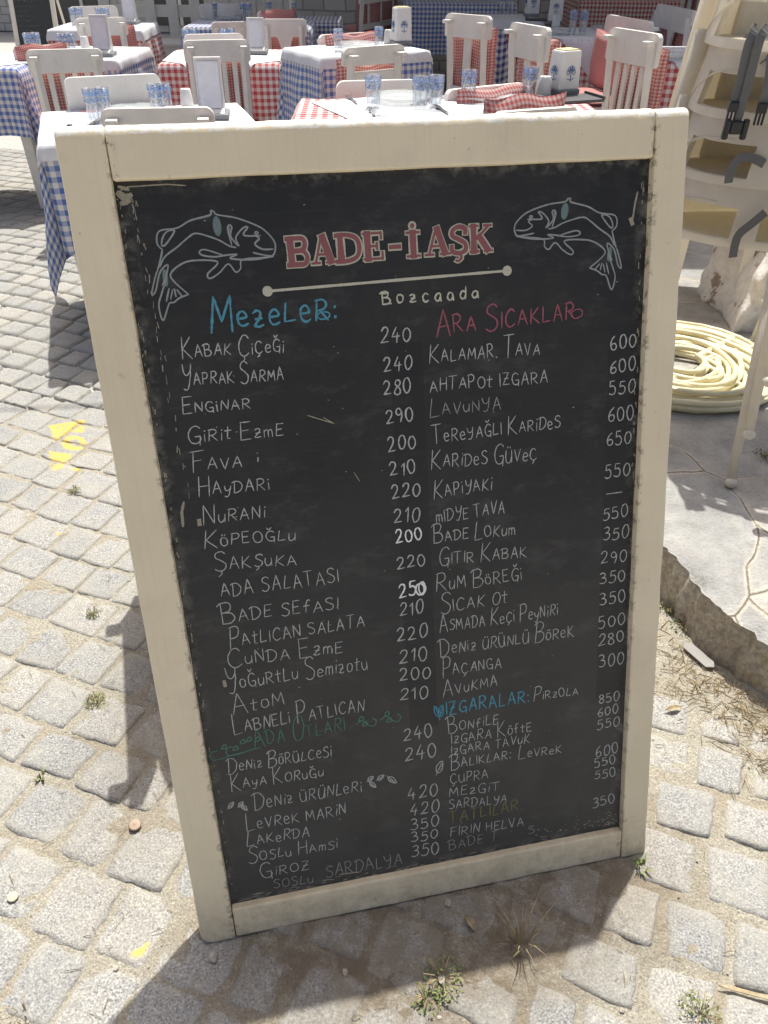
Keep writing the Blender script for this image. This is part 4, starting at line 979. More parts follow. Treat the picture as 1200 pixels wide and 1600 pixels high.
chair((37, 79), (158, 76), .86, "white slatted chair with red pad at the left, at the edge table", slats=4, cush=M_redfine)
chair((17, 72), (101, 68), .80, "chair with pink red cushion on its rail beyond the left table", away=False, style='ladder', cush=M_redplain, cz=.06)
chair((117, 29), (197, 27), .87, "white open backed chair with big striped red cushion leaning out to the right", slats=1, cush=M_redplain, cdx=.06)
chair((107, 10), (181, 8), .85, "white chair farthest left in the shade behind the red table", away=False, style='ladder', cush=M_redplain, cz=-.08)
chair((285, 64), (390, 62), .87, "white four slat chair with red pad behind the tall slanted napkin stand", slats=4)
chair((286, 53), (378, 51), .85, "white chair behind the centre left red table, facing the camera", away=False, style='ladder', cush=M_redplain, cz=-.08)
chair((408, 30), (479, 30), .87, "grey white chair with wide centre splat and dark red pad in the shade", style='splat', cush=M_redplain, notch=False)
chair((540, 76), (636, 69), .93, "white ladder back chair with red pad in front of the turned middle table", g=RG, style='ladder', rail=.07)
chair((494, 54), (576, 49), .88, "chair beyond the turned middle table with red pad over its rail", g=RG, away=False, style='ladder', cush=M_redfine, cz=.055)
chair((523, 125), (650, 122), .88, "white chair with plain rail behind the wide table's tumblers", g=RG, away=False, style='ladder', rail=.09, cz=-.08)
chair((690, 139), (814, 127), .87, "chair with red gingham pad above its rail at the wide table's far side", g=RG, away=False, style='ladder', rail=.07, cz=.055)
chair((778, 178), (912, 168), .93, "chair with red gingham pad just above the sign's top right", g=RG, style='ladder', rail=.07, cz=.075)
chair((693, 20), (764, 26), 1.0, "shaded turned chair with two openings left of the hanging red cloth", g=RG, slats=1, cush=M_redfine, cdx=.0)
chair((793, 34), (852, 44), 1.0, "sunlit turned chair with bright post tops left of the napkin box", g=RG, slats=1, rail=.13)
chair((948, 42), (1027, 54), 1.0, "turned chair with four round bars and red pad, right of the long overlay", g=RG, slats=4, rail=.12)
chair((957, 22), (1028, 34), .97, "white chair behind the four bar chair with pink pad over its rail", g=RG, away=False, style='ladder', cush=M_redplain, cz=-.02)
chair((1023, 5), (1080, 17), .98, "curved top chair with wide splat in the shade near the high chairs", g=RG, style='splat', cush=M_redplain, notch=False, rail=.12)
chair((566, -14), (632, -22), .93, "narrow slatted chair leaning at the top centre before the stone wall", g=RG, slats=3, cush=M_redfine, cdx=.05)
chair((310, 6), (384, 5), .84, "shaded chair with red pad beyond the blue table by the fence", away=False, style='ladder', cush=M_redplain, cz=-.08)
chair((331, 35), (386, 34), .80, "beige backed chair in front of the shaded blue table", style='splat', cush=None, rail=.16, notch=False)
chair((400, 17), (455, 15), .82, "shaded chair with dark pink pad by the white door", away=False, style='ladder', cush=M_redplain, cz=.06)
chair((1065, -25), (1110, -22), .98, "half hidden chair at the very top right in the shade", g=RG, slats=2, cush=M_redplain)
def stool(px, py, z, w, d, label, g=0.0, yaw=0):
    P = at(px, py, z); t = empty("white_stool", (P.x + w / 2, P.y + d / 2, g), yaw, label, "stool", "backless white wooden stools")
    h = z - g; mb = MB(); mb.box((0, 0, h - .012), (w, d, .024), bev=.004); mb.build("seat", M_white, t)
    mb = MB(); mb.box((0, -d / 2 + .03, h - .06), (w - .06, .02, .07)); mb.box((0, d / 2 - .03, h - .06), (w - .06, .02, .07)); mb.build("apron", M_white, t)
    for sx in (-1, 1):
        for sy in (-1, 1):
            mb = MB(); mb.box((sx * (w / 2 - .03), sy * (d / 2 - .03), (h - .024) / 2), (.04, .04, h - .024), taper=.8); mb.build("leg", M_white, t)
stool(437, 125, .50, .34, .40, "white stool between the red cloth corner and the turned blue table")
stool(236, 68, .50, .50, .45, "white stool in the sun before the picket fence")
stool(925, 32, .55, .60, .40, "white bench end under the long red cloth at top right", g=RG)
stool(1088, 340, .50, .30, .42, "greyish white wooden stool standing in the shade behind the stacked high chairs", g=RG, yaw=R_(-12))

# ------------------------------------------------------------------ tableware
def glass(px, py, z, label, h=.145, r=.032):
    P = at(px, py, z + .006); t = empty("drinking_glass", P, random.random(), label, "glass", "blue rimmed tumblers on the tables")
    mb = MB(); mb.lathe([(.001, .004), (r * .78, .003), (r * .80, .0), (r * .82, .012), (r * .9, h * .5), (r, h), (r * .93, h), (r * .83, h * .5), (r * .74, .014), (.001, .012)], 18)
    mb.build("tumbler_body", M_glass, t, True)
    mb = MB(); q = lambda z: r * .82 + (r - r * .82) * z / h + .0012
    rings = ((h * .80, h * .93), (h * .72, h * .745), (h * .955, h * .985))
    for a, b in rings: mb.lathe([(q(a), a), (q(b), b)], 18)
    n = 9
    for k in range(n):
        an = 2 * math.pi * k / n; zz = h * .635; rr = q(zz); 
        for da, dz in ((-.10, 0), (.10, .0), (0, h * .03)):
            c = Vector((rr * math.cos(an + da), rr * math.sin(an + da), zz + dz)); tx = Vector((-math.sin(an), math.cos(an), 0)) * .0035
            mb.add([c - tx - Vector((0, 0, .004)), c + tx - Vector((0, 0, .004)), c + tx + Vector((0, 0, .004)), c - tx + Vector((0, 0, .004))], [(0, 1, 2, 3)])
    mb.build("blue_band", M_band, t, True)
    mb = MB()
    for k in range(8):
        an = 2 * math.pi * k / 8; mb.tube([(r * .80 * math.cos(an), r * .80 * math.sin(an), .01), (r * .88 * math.cos(an), r * .88 * math.sin(an), h * .55)], .0022, 4)
    mb.build("cut_fluting", M_glass, t, True)
GL_ = [(149, 192, TL, "left tumbler of the front pair on the small blue table behind the sign"), (168, 190, TL, "right tumbler of the front pair on the small blue table behind the sign"),
 (247, 183, TL, "left tumbler of the pair beside the salt shaker, small blue table"), (263, 182, TL, "right tumbler of the pair beside the salt shaker, small blue table"),
 (50, 88, TL, "left tumbler of the first pair on the table at the left edge"), (62, 87, TL, "right tumbler of the first pair on the table at the left edge"),
 (102, 89, TL, "left tumbler of the pair above the left slatted chair"), (115, 88, TL, "right tumbler of the pair above the left slatted chair"),
 (117, 40, TL, "left of four small tumblers on the red table by the menu board"), (128, 40, TL, "second of four small tumblers on the red table by the menu board"), (158, 40, TL, "third of four small tumblers on the red table by the menu board"), (169, 40, TL, "rightmost of four small tumblers on the red table by the menu board"),
 (294, 80, TL, "leftmost tumbler behind the four slat chair at centre left"), (305, 79, TL, "second tumbler behind the four slat chair at centre left"), (352, 79, TL, "third tumbler behind the four slat chair at centre left"), (363, 78, TL, "rightmost tumbler behind the four slat chair at centre left"),
 (529, 80, TR_, "tumbler at the left of the turned middle table"), (592, 76, TR_, "tumbler beside the salt shaker on the turned middle table"),
 (583, 168, TR_, "tumbler by the fork at the left of the wide table"), (656, 170, TR_, "left tumbler of the centre pair on the wide table"), (680, 168, TR_, "right tumbler of the centre pair on the wide table"),
 (731, 158, TR_, "tumbler before the red pad at the wide table's middle"), (825, 152, TR_, "tumbler left of the salt shaker on the wide table"),
 (893, 54, TR_, "left tumbler of the pair on the right table's white overlay"), (909, 54, TR_, "right tumbler of the pair on the right table's white overlay"),
 (1078, 86, TR_, "left tumbler by the white legs of the stacked high chairs"), (1089, 85, TR_, "right tumbler by the white legs of the stacked high chairs"),
 (337, 29, TL, "left tumbler on the shaded blue table by the fence"), (381, 30, TL, "middle tumbler on the shaded blue table by the fence"), (390, 31, TL, "right tumbler on the shaded blue table by the fence"),
 (421, 27, TL, "left tumbler on the navy table by the white door"), (460, 28, TL, "right tumbler on the navy table by the white door"), (784, 20, TR_, "left tumbler at the top edge beyond the turned chairs"), (797, 20, TR_, "right tumbler at the top edge beyond the turned chairs")]
for x, y, z, lb in GL_:
    if z == TL: glass(x, y, z, lb, .115, .025)
    else: glass(x, y, z, lb, .125 if y < 60 and x > 700 or x > 1000 else .098, .028 if y > 100 else .024)
def plate(px, py, z, label, r=.11):
    P = at(px, py, z + .007); mb = MB(); mb.lathe([(.001, .002), (r * .6, .002), (r * .7, .006), (r, .016), (r, .019), (r * .7, .009), (r * .6, .005), (.001, .005)], 28)
    o = mb.build("glass_plate", M_plate, None, True); o.location = P; tag(o, label, "plate", "pale glass plates on the tables")
for q in ((210, 176, TL, "plate between the tumblers on the small blue table"), (628, 157, TR_, "left plate on the wide table"), (632, 184, TR_, "front centre plate half hidden by the sign"), (752, 155, TR_, "plate behind the middle tumbler of the wide table"), (820, 164, TR_, "plate in front of the salt shaker on the wide table", .10),
          (560, 73, TR_, "plate between the tumblers of the turned middle table"), (862, 53, TR_, "plate left of the tumblers on the right table"), (950, 46, TR_, "plate right of the tumblers on the right table"), (1046, 90, TR_, "plate on the red table left of the high chairs"), (440, 27, TL, "plate on the navy table by the white door"), (357, 30, TL, "plate on the shaded blue table by the fence")): plate(*q)
def cutlery(kind, pa, pb, z, label):
    A, B = at(*pa, z + .008), at(*pb, z + .008); d = (B - A); L = max(d.length, .16); t = empty("table_" + kind, A, math.atan2(d.y, d.x), label, kind, "cutlery on the tables")
    mb = MB(); mb.box((L * .3, 0, .002), (L * .6, .009, .003), bev=.001); mb.build("handle", M_steel, t)
    mb = MB()
    if kind == 'fork':
        mb.box((L * .68, 0, .004), (L * .16, .022, .002))
        for k in range(4): mb.box((L * .86, (k - 1.5) * .0062, .005), (L * .22, .0028, .002))
        mb.build("tines", M_steel, t)
    else: mb.box((L * .8, .002, .003), (L * .42, .018, .0015)); mb.build("blade", M_steel, t)
cutlery('fork', (585, 186), (581, 170), TR_, "fork beside the left tumbler of the wide table"); cutlery('knife', (700, 178), (682, 166), TR_, "knife beside the middle tumbler of the wide table")
cutlery('fork', (558, 162), (545, 152), TR_, "fork at the far left of the wide table"); cutlery('knife', (642, 165), (668, 157), TR_, "knife right of the left plate on the wide table"); cutlery('fork', (785, 163), (770, 170), TR_, "fork by the front plate of the wide table"); cutlery('knife', (135, 200), (152, 190), TL, "knife at the left tumblers of the small blue table")
def shaker(px, py, z, label, h=.065):
    P = at(px, py, z + .006); t = empty("salt_shaker", P, 0, label, "salt shaker", "white salt shakers"); mb = MB(); mb.lathe([(.001, 0), (.027, 0), (.028, .004), (.021, h * .97), (.019, h), (.001, h)], 16); mb.build("shaker_body", M_china, t, True)
    mb = MB()
    for k in range(5): mb.ball((.008 * math.cos(k * 1.256), .008 * math.sin(k * 1.256), h), .0016, sub=1)
    mb.build("pour_holes", M_slate, t)
for q in ((293, 166, TL, "salt shaker on the small blue table beside the slanted stand"), (134, 76, TL, "salt shaker behind the rail of the left slatted chair"), (607, 68, TR_, "salt shaker on the turned middle table"), (849, 150, TR_, "salt shaker beside the boxy holder on the wide table"), (868, 42, TR_, "salt shaker in front of the holder on the right table")): shaker(*q)
def stand(px, py, z, yaw, label, h=.20, w=.10):
    """slanted napkin dispenser: curved white sheet on a grey foot"""
    P = at(px, py, z + .006); t = empty("napkin_stand", P, yaw, label, "napkin holder", "slanted white napkin stands")
    Mx = Matrix(((0, 0, 1, 0), (1, 0, 0, 0), (0, 1, 0, 0), (0, 0, 0, 1)))
    prof = [(-.075, .022), (-.04, .035), (-.015, .075), (-.002, .13), (.004, h), (.030, h), (.036, .10), (.045, .022)]
    mb = MB(); mb.prism(prof, -w / 2, w / 2, Mx); o = mb.build("stand_body", M_china, t)
    mb = MB(); mb.box((0, -.015, .010), (w + .03, .14, .020), bev=.004); mb.build("stand_foot", M_grey, t)
    mb = MB()
    pf = [(-.0425, .036), (-.0175, .076), (-.0045, .13), (.001, h - .012)]
    vs = []
    for y, zz in pf: vs += [(-w / 2 + .010, y - .002, zz), (w / 2 - .010, y - .002, zz)]
    mb.add(vs, [(2 * k, 2 * k + 1, 2 * k + 3, 2 * k + 2) for k in range(3)]); mb.build("plastic_sleeve", M_overlay, t, True)
stand(333, 182, TL, R_(8), "slanted napkin stand on the small blue table just behind the sign"); stand(163, 87, TL, R_(5), "slanted napkin stand at the left table in front of the open backed chair"); stand(205, 37, TL, R_(3), "slanted napkin stand on the red table near the fence", .19); stand(402, 83, TL, R_(3), "slanted napkin stand on the centre left red table", .18)
def nbox(px, py, z, yaw, label, h=.17, w=.085, d=.07):
    P = at(px, py, z + .006); t = empty("napkin_holder", P, yaw, label, "napkin holder", "boxy white napkin holders")
    mb = MB(); mb.box((0, 0, .02 + (h - .02) / 2), (w, d, h - .02), bev=.006, taper=1.12); mb.build("holder_body", M_china, t)
    mb = MB(); mb.box((0, 0, .011), (w * 1.2, d * 1.2, .022), bev=.004); mb.build("holder_base", M_grey, t)
    mb = MB(); mb.box((0, 0, h + .001), (w * .8, d * .8, .005)); mb.build("napkins", M_yellow, t)
    for face in (0, 1):
        mb = MB()
        for k in range(5):
            an = math.pi * (k + .5) / 5; cx, cz = .014 * math.cos(an), h * .5 + .018 * math.sin(an)
            pts = []
            for q in range(9): u = q / 8 * 6.283; pts.append((cx + .006 * math.cos(u), 0, cz + .008 * math.sin(u)))
            mb.tube(pts, .0012, 4)
        mb.tube([(0, 0, h * .34), (0, 0, h * .6)], .0014, 4); mb.tube([(-.016, 0, h * .4), (0, 0, h * .36), (.016, 0, h * .4)], .0012, 4)
        M_ = (Matrix.Translation((0, -d / 2 - .0045, 0)) if face == 0 else Matrix.Translation((-w / 2 - .0055, 0, 0)) @ Matrix.Rotation(R_(90), 4, 'Z'))
        for i in range(len(mb.v)): mb.v[i] = M_ @ mb.v[i]
        mb.build("blue_emblem", M_emblem, t)
nbox(877, 148, TR_, R_(28), "boxy napkin holder with yellow top on the wide table behind the sign", .145, .085, .07); nbox(627, 70, TR_, R_(20), "boxy napkin holder on the turned middle table"); nbox(866, 38, TR_, R_(-10), "tall boxy napkin holder on the right table by the tumblers", .19); nbox(830, 26, TR_, R_(5), "boxy napkin holder at the top edge on the shaded table", .17)
def tray(px, py, z, w, d, yaw, label):
    P = at(px, py, z + .005); t = MB(); t.box((0, 0, .006), (w, d, .012), bev=.004)
    for sx in (-1, 1): t.box((sx * (w / 2 - .004), 0, .014), (.008, d, .012))
    o = t.build("serving_tray", M_slate); o.location = P; o.rotation_euler = (0, 0, yaw); tag(o, label, "tray", "dark trays on the tables")
tray(885, 158, TR_ - .004, .24, .13, R_(20), "dark tray under the boxy holder of the wide table"); tray(845, 32, TR_, .22, .12, R_(-5), "dark tray on the shaded table behind the turned chairs")
# small fly on the white overlay
P = at(108, 197, TL + .01); t = empty("fly", P, .5, "dark fly sitting on the white overlay by the sign's left corner", "fly")
mb = MB(); mb.ball((0, 0, .003), .006, sub=2, sq=(1.6, .8, .7)); mb.ball((.010, 0, .003), .0035, sub=2); mb.build("fly_body", M_slate, t, True)
mb = MB()
for s in (-1, 1): mb.add([(-.002, s * .002, .007), (-.016, s * .010, .006), (-.018, s * .003, .006)], [(0, 1, 2)])
mb.build("wings", M_plate, t)

# ------------------------------------------------------------------ distant menu board
P = at(62, 84, 0); 
mbd = empty("menu_easel", (P.x, P.y + .0, 0), R_(2), "distant black menu board with grey white frame at the top left", "menu board")
W_, H_ = .60, 1.05; Mt = Matrix.Rotation(R_(-14), 4, 'X')
for sx in (-1, 1):
    mb = MB(); mb.box((sx * (W_ / 2 - .03), 0, H_ / 2), (.06, .03, H_), Mt, bev=.003); mb.build("frame_stile", M_white, mbd)
    mb = MB(); mb.tube([Mt @ Vector((sx * (W_ / 2 - .05), .03, H_ - .03)), (sx * (W_ / 2 - .05), .62, 0)], .018, 4); mb.build("rear_leg", M_white, mbd)
for z in (.05, H_ - .03):
    mb = MB(); mb.box((0, 0.001, z), (W_ - .12, .028, .06), Mt, bev=.003); mb.build("frame_rail", M_white, mbd)
mb = MB(); mb.box((0, .004, H_ / 2), (W_ - .11, .012, H_ - .14), Mt); pn = mb.build("chalkboard_panel", simple("slate_paint", (.045, .05, .055), .6), mbd)
mb = MB(); rng = random.Random(5)
for k in range(15):
    z = H_ - .13 - k * .055; x = -W_ / 2 + .08; big = k in (0, 6); 
    for q in range(rng.randint(8, 15) if not big else 9):
        h = .034 if big else .016; w0 = .034 if big else .016
        pts = [Mt @ Vector((x + rng.uniform(0, w0 * .8), -.0035, z + rng.uniform(0, h))) for _ in range(3)]
        mb.tube(pts, .0022 if big else .0014, 3); x += w0 * (1.25 if rng.random() > .12 else 2)
        if x > W_ / 2 - .1: break
mb.build("chalk_scribble", CH['f'], pn)

# ------------------------------------------------------------------ stacked high chairs
HC = Vector((1.07, 2.20, 0))
def high_chair_proto():
    t = empty("high_chair", (HC.x, HC.y, PZ), 0, "x", "high chair", "stacked cream high chairs")
    plan = [(-.245, .09), (-.268, .03), (-.27, -.04), (-.245, -.10), (-.16, -.165), (-.04, -.20), (.10, -.20), (.20, -.16), (.26, -.08), (.27, .0), (.25, .07), (.17, .105), (0, .12), (-.16, .115)]
    sp = smooth_pts([Vector(p) for p in plan] + [Vector(plan[0])], 4)[:-1]; n = len(sp)
    def ring(k, z): return [(p[0] * k, p[1] * k, z) for p in sp]
    zt, zb = .675, .515
    # shell wall: skip the two openings under the front rim
    mb = MB(); levels = [(.965, zt), (.985, zt - .008), (1.0, zt - .065), (1.055, zb + .02), (1.06, zb)]
    inner = [(.93, zt), (.945, zt - .065), (1.0, zb + .02), (1.0, zb + .004)]
    vs = []; rows = levels[::-1] + inner
    for k, z in rows: vs += ring(k, z)
    fs = []
    def open_(i, r):
        x, y = sp[i % n]; return y < -.015 and -.275 < x < .25 and not (-.165 < x < -.115)
    for r in range(len(rows) - 1):
        for i in range(n):
            if open_(i, r) and r in (1, 6): continue
            if open_(i, r) and r == 6 : continue
            j = (i + 1) % n; fs.append((r * n + i, r * n + j, (r + 1) * n + j, (r + 1) * n + i))
    mb.add(vs, fs); mb.build("seat_shell", M_cream, t, True, ang=45)
    mb = MB(); mb.add(ring(.975, zb + .012), [tuple(range(n))]); mb.add(ring(.97, zb + .002), [tuple(range(n))[::-1]]); mb.build("seat_pan", M_cream, t)
    mb = MB(); mb.box((.0, .115, .80), (.36, .03, .26), bev=.012, taper=1.05); mb.build("backrest", M_cream, t)
    # arch moulding on the left flank
    mb = MB(); pts = []; fl = sorted([p for p in sp if p[0] < -.2 and p[1] < .07], key=lambda p: p[1])
    for k, p in enumerate(fl):
        f = k / (len(fl) - 1); z = zt - .055 - .085 * f ** 2.2; kk = 1.0 + .055 * (zt - .065 - z) / (.075); pts.append((p[0] * kk - .001, p[1] * kk, z))
    mb.tube(pts, .0028, 6); mb.build("arch_moulding", M_cream, t, True)
    for sx, sy in ((-1, -1), (-1, 1), (1, -1), (1, 1)):
        mb = MB()
        top = Vector((sx * .24, .04 + sy * .17, zt - .06)); foot = Vector((sx * .25 - (.02 if sx < 0 else 0), .04 + sy * .30, 0))
        if (sx, sy) == (-1, -1): foot = Vector((.925 - HC.x, 1.655 - HC.y, 0)); top = Vector((.985 - HC.x, 1.93 - HC.y, zt - .05))
        if (sx, sy) == (-1, 1): foot = Vector((.79 - HC.x, 2.47 - HC.y, 0)); top = Vector((.80 - HC.x, 2.28 - HC.y, zt + .01))
        if (sx, sy) == (-1, 1):
            mid = top.lerp(foot, .42); d = (foot - top).normalized(); mb.tube([top, mid, foot], [.026, .022, .016], 6, sx=.5)
        else: mb.tube([top, foot], .0125, 10)
        lg = mb.build("leg", M_cream, t, True)
        mb = MB(); mb.ball(foot + Vector((0, 0, .012)), .017, sub=2, sq=(1, 1, .8)); mb.build("foot_cap", M_cream, lg, True)
    return t
def strap(t, pts, wd, label, buckle=None):
    mb = MB(); P = [Vector(p) for p in pts]; P = smooth_pts(P, 4); vs = []
    for i, p in enumerate(P):
        d = (P[min(i + 1, len(P) - 1)] - P[max(i - 1, 0)]).normalized(); s = d.cross(Vector((0, -1, .2))).normalized() * wd / 2; o = d.cross(s).normalized() * .0012
        vs += [p - s - o, p + s - o, p + s + o, p - s + o]
    fs = []
    for i in range(len(P) - 1):
        for k in range(4): fs.append((4 * i + k, 4 * i + (k + 1) % 4, 4 * i + 4 + (k + 1) % 4, 4 * i + 4 + k))
    mb.add(vs, fs + [(0, 1, 2, 3), tuple(4 * (len(P) - 1) + k for k in (3, 2, 1, 0))]); o = mb.build("harness_strap", M_strap, t)
    if buckle:
        e = P[-1]; mb = MB()
        if buckle == 'fork':
            mb.box((e.x, e.y - .004, e.z - .006), (wd * 1.15, .012, .022), bev=.003)
            for k in (-1, 0, 1): mb.box((e.x + k * wd * .42, e.y - .004, e.z - .028), (wd * .2, .008, .03), bev=.002)
        else:
            mb.box((e.x, e.y - .004, e.z - .012), (wd * 1.4, .014, .03), bev=.004); 
            for k in (-1, 1): mb.box((e.x + k * wd * 1.05, e.y - .004, e.z - .016), (wd * .7, .016, .046), bev=.005)
        mb.build("buckle", M_black, o)
hc = high_chair_proto(); labs = ["lowest of the stacked cream high chairs, its foot on the pavement", "second of the stacked cream high chairs from the bottom", "third of the stacked cream high chairs from the bottom", "topmost of the stacked cream high chairs"]
chairs = [hc]
for k in range(1, 4):
    c = copy_tree(hc); c.location = (HC.x + .006 * k, HC.y + .006 * k, PZ + .147 * k); chairs.append(c)
for c, lb in zip(chairs, labs): c["label"] = lb
def hang(ci, px0, z0, px1, py1, wd=.024, buckle=None):
    """a strap hung over the front rim of chair ci at photo column px0"""
    t = chairs[ci]; zr = PZ + .147 * ci + .675; P = at(px0, 0, 0); r = ray(px0, z0)
    # rim point: intersect the pixel ray with the rim's height
    k = (1.985 - CAM.y) / ray(px1, py1).y; E = CAM + ray(px1, py1) * k
    A = Vector((E.x + .035, 2.005, zr + .004))
    loc = t.location; pts = [A + Vector((.0, .06, -.03)), A + Vector((0, .02, .004)), Vector((A.x - .003, 1.992, zr - .002)), Vector((A.x + (E.x - A.x) * .3, 1.985, zr - .04)), Vector((E.x, 1.98, E.z))]
    strap(t, [p - loc for p in pts], wd, None, buckle)
def front(px, py, y=2.025):
    r = ray(px, py); return CAM + r * ((y - CAM.y) / r.y)
for ci, y, pp, bk in ((2, 2.02, [(1182, 50), (1174, 58), (1167, 80), (1159, 118), (1150, 148), (1146, 162)], 'fork'), (2, 2.015, [(1198, 50), (1188, 60), (1179, 92), (1167, 138), (1157, 172), (1151, 190)], 'clip'),
                      (1, 2.01, [(1206, 95), (1201, 128), (1195, 152), (1191, 164)], 'fork'), (0, 2.02, [(1194, 256), (1179, 248), (1161, 246), (1149, 254), (1141, 270), (1138, 286)], None),
                      (0, 1.985, [(1196, 332), (1174, 350), (1155, 366), (1148, 384), (1145, 402)], None)):
    t = chairs[ci]; loc = t.location; P_ = [front(px, py, y) - loc for px, py in pp]
    if bk: P_ = [P_[0] + Vector((.012, .075, -.012)), P_[0] + Vector((.003, .02, .006))] + P_[1:]
    strap(t, P_, .021, None, bk)

# ------------------------------------------------------------------ whitewashed pier and hose
def pier():
    bm = bmesh.new(); bmesh.ops.create_cube(bm, size=1); bmesh.ops.subdivide_edges(bm, edges=bm.edges[:], cuts=22, use_grid_fill=True)
    for v in bm.verts:
        p = v.co.copy(); z = (p.z + .5) * .50; f = 1 - .25 * (p.z + .5)
        q = Vector((1.60 + p.x * .62 * f + .06 * (p.z + .5), 2.86 + p.y * .42, PZ - .01 + z))
        nn = v.normal if v.normal.length else Vector((0, 0, 1)); k = noise.noise(q * 5) * .05 + noise.noise(q * 14) * .025 + noise.noise(q * 40) * .008
        rr = Vector((p.x, p.y, p.z * .5)).normalized(); v.co = q + rr * k
    mb = MB(); mb.addbm(bm)
    mt, nt, bs = new_mat("whitewash_on_rubble"); v = coords(nt); n1 = noise_n(nt, v, 9, 6, .7); n2 = noise_n(nt, v, 40, 5)
    c = ramp(nt, n2, [(.3, (.68, .65, .60)), (.6, (.84, .82, .78))])
    c = mix(nt, ramp(nt, n1, [(.60, g3(0)), (.64, g3(.9))]), c, ramp(nt, n2, [(.4, (.33, .13, .07)), (.6, (.30, .27, .23))]))
    nt.links.new(c, bs.inputs["Base Color"]); bs.inputs["Roughness"].default_value = .95; bump(nt, bs, mth(nt, 'ADD', n1, n2), .6, .01)
    o = mb.build("stone_pier", mt, None, True); tag(o, "whitewashed crumbling stone pier with bare patch behind the high chair legs", "pier")
pier()
def hose():
    mb = MB(); rng = random.Random(4); pts = []; C = Vector((.985, 2.33, PZ + .011)); T = 24
    for k in range(T * 30):
        q = 2 * math.pi * k / 30; l = k / 30
        r = .325 - .036 * (l * 1.618 % 6.5) + .026 * math.sin(l * 2.1 + q * .5) + .016 * math.sin(q * 2 + l) + .02 * noise.noise(Vector((l * 3, 0, 1)))
        z = .0 + .009 * int(l / 7) + .008 * abs(math.sin(q * .5 + l * 3)) + .006 * math.sin(q * 1.5 + l)
        pts.append(C + Vector((r * math.cos(q) * 1.0, r * math.sin(q) * 1.0, max(0, z))))
    for k in range(14): f = k / 13; pts.append(pts[T * 30 - 1] + Vector((.12 * f, -.25 * f + .1 * f * f, -.02 * f)))
    mb.tube(pts, .0095, 8)
    o = mb.build("garden_hose", simple("pale_yellow_rubber", (.80, .725, .47), .45), None, True); tag(o, "coiled pale yellow hose lying on the flagstones right of the sign", "hose")
hose()

# ------------------------------------------------------------------ background
def fence():
    t = empty("picket_fence", (-2.35, 8.9, 0), R_(2), "white picket fence in the shade at the top left", "fence"); m = M_white
    for z in (.36, .70):
        mb = MB(); mb.box((0, .02, z), (1.0, .025, .10)); mb.build("fence_rail", m, t)
    for k in range(5):
        x = -.44 + k * .22; mb = MB(); mb.prism([(x - .05, .05), (x + .05, .05), (x + .05, .86), (x, .98), (x - .05, .86)], -.01, .01, Matrix(((1, 0, 0, 0), (0, 0, -1, -.006), (0, 1, 0, 0), (0, 0, 0, 1)))); mb.build("picket", m, t)
fence()
def house():
    t = empty("stone_house", (0, 0, 0), 0, "white rendered stone house along the top of the picture", "building")
    mt, nt, bs = new_mat("whitewashed_stone"); v = coords(nt)
    bt = N(nt, "ShaderNodeTexBrick"); bt.inputs["Scale"].default_value = 2.2; bt.inputs["Mortar Size"].default_value = .02; bt.inputs["Color1"].default_value = (.66, .64, .60, 1); bt.inputs["Color2"].default_value = (.56, .54, .50, 1); bt.inputs["Mortar"].default_value = (.36, .34, .31, 1)
    mp = N(nt, "ShaderNodeMapping"); mp.inputs["Rotation"].default_value = (R_(90), 0, 0); nt.links.new(mix(nt, .04, v, noise_vec(nt, v), 'LINEAR_LIGHT'), mp.inputs[0]); nt.links.new(mp.outputs[0], bt.inputs["Vector"])
    nt.links.new(bt.outputs[0], bs.inputs["Base Color"]); bs.inputs["Roughness"].default_value = .95; bump(nt, bs, noise_n(nt, v, 12, 6), .8, .03)
    mb = MB(); mb.box((2.0, 9.7, 1.6), (6.0, .4, 3.2)); mb.build("wall", mt, t)
    mb = MB(); mb.box((-4.6, 15.0, 1.6), (7.0, .4, 3.2)); mb.build("wall", mt, t)
    d = MB(); d.box((-1.5, 9.62, 1.05), (.9, .08, 2.1)); dr = d.build("door", M_white, t)
    for k in range(3): mb = MB(); mb.box((-1.78 + .28 * k, 9.572, .5), (.20, .015, .7), bev=.006); mb.build("door_panel", M_white, dr)
    for x in (-5.0, -3.4):
        mb = MB(); mb.box((x, 14.79, .75), (.9, .03, 1.3)); w_ = mb.build("window", simple("window_dark", (.05, .055, .06), .2), t); w_["label"] = "dark shaded window behind the fence"
        mb = MB(); mb.box((x, 14.76, .75), (.05, .04, 1.3)); mb.box((x, 14.757, .75), (.9, .03, .05)); mb.build("window_frame", M_white, w_)
def noise_vec(nt, v):
    n = N(nt, "ShaderNodeTexNoise"); n.inputs["Scale"].default_value = 2; nt.links.new(v, n.inputs["Vector"]); return n.outputs["Color"]
house()
t = empty("timber_shed", (-10, 17.2, 0), R_(8), "dark brown timber front far off at the top left corner", "building")
mb = MB()
for k in range(24): mb.box((-3 + k * .26, 0, 1.5), (.24, .12 + .02 * (k % 2), 3))
mb.build("plank_wall", simple("dark_timber", (.10, .08, .065), .8), t)
mb = MB(); mb.box((1.6, -.5, .22), (.7, .3, .06)); mb.box((1.35, -.5, .1), (.06, .28, .2)); mb.box((1.85, -.5, .1), (.06, .28, .2)); mb.build("door_step", M_white, t)
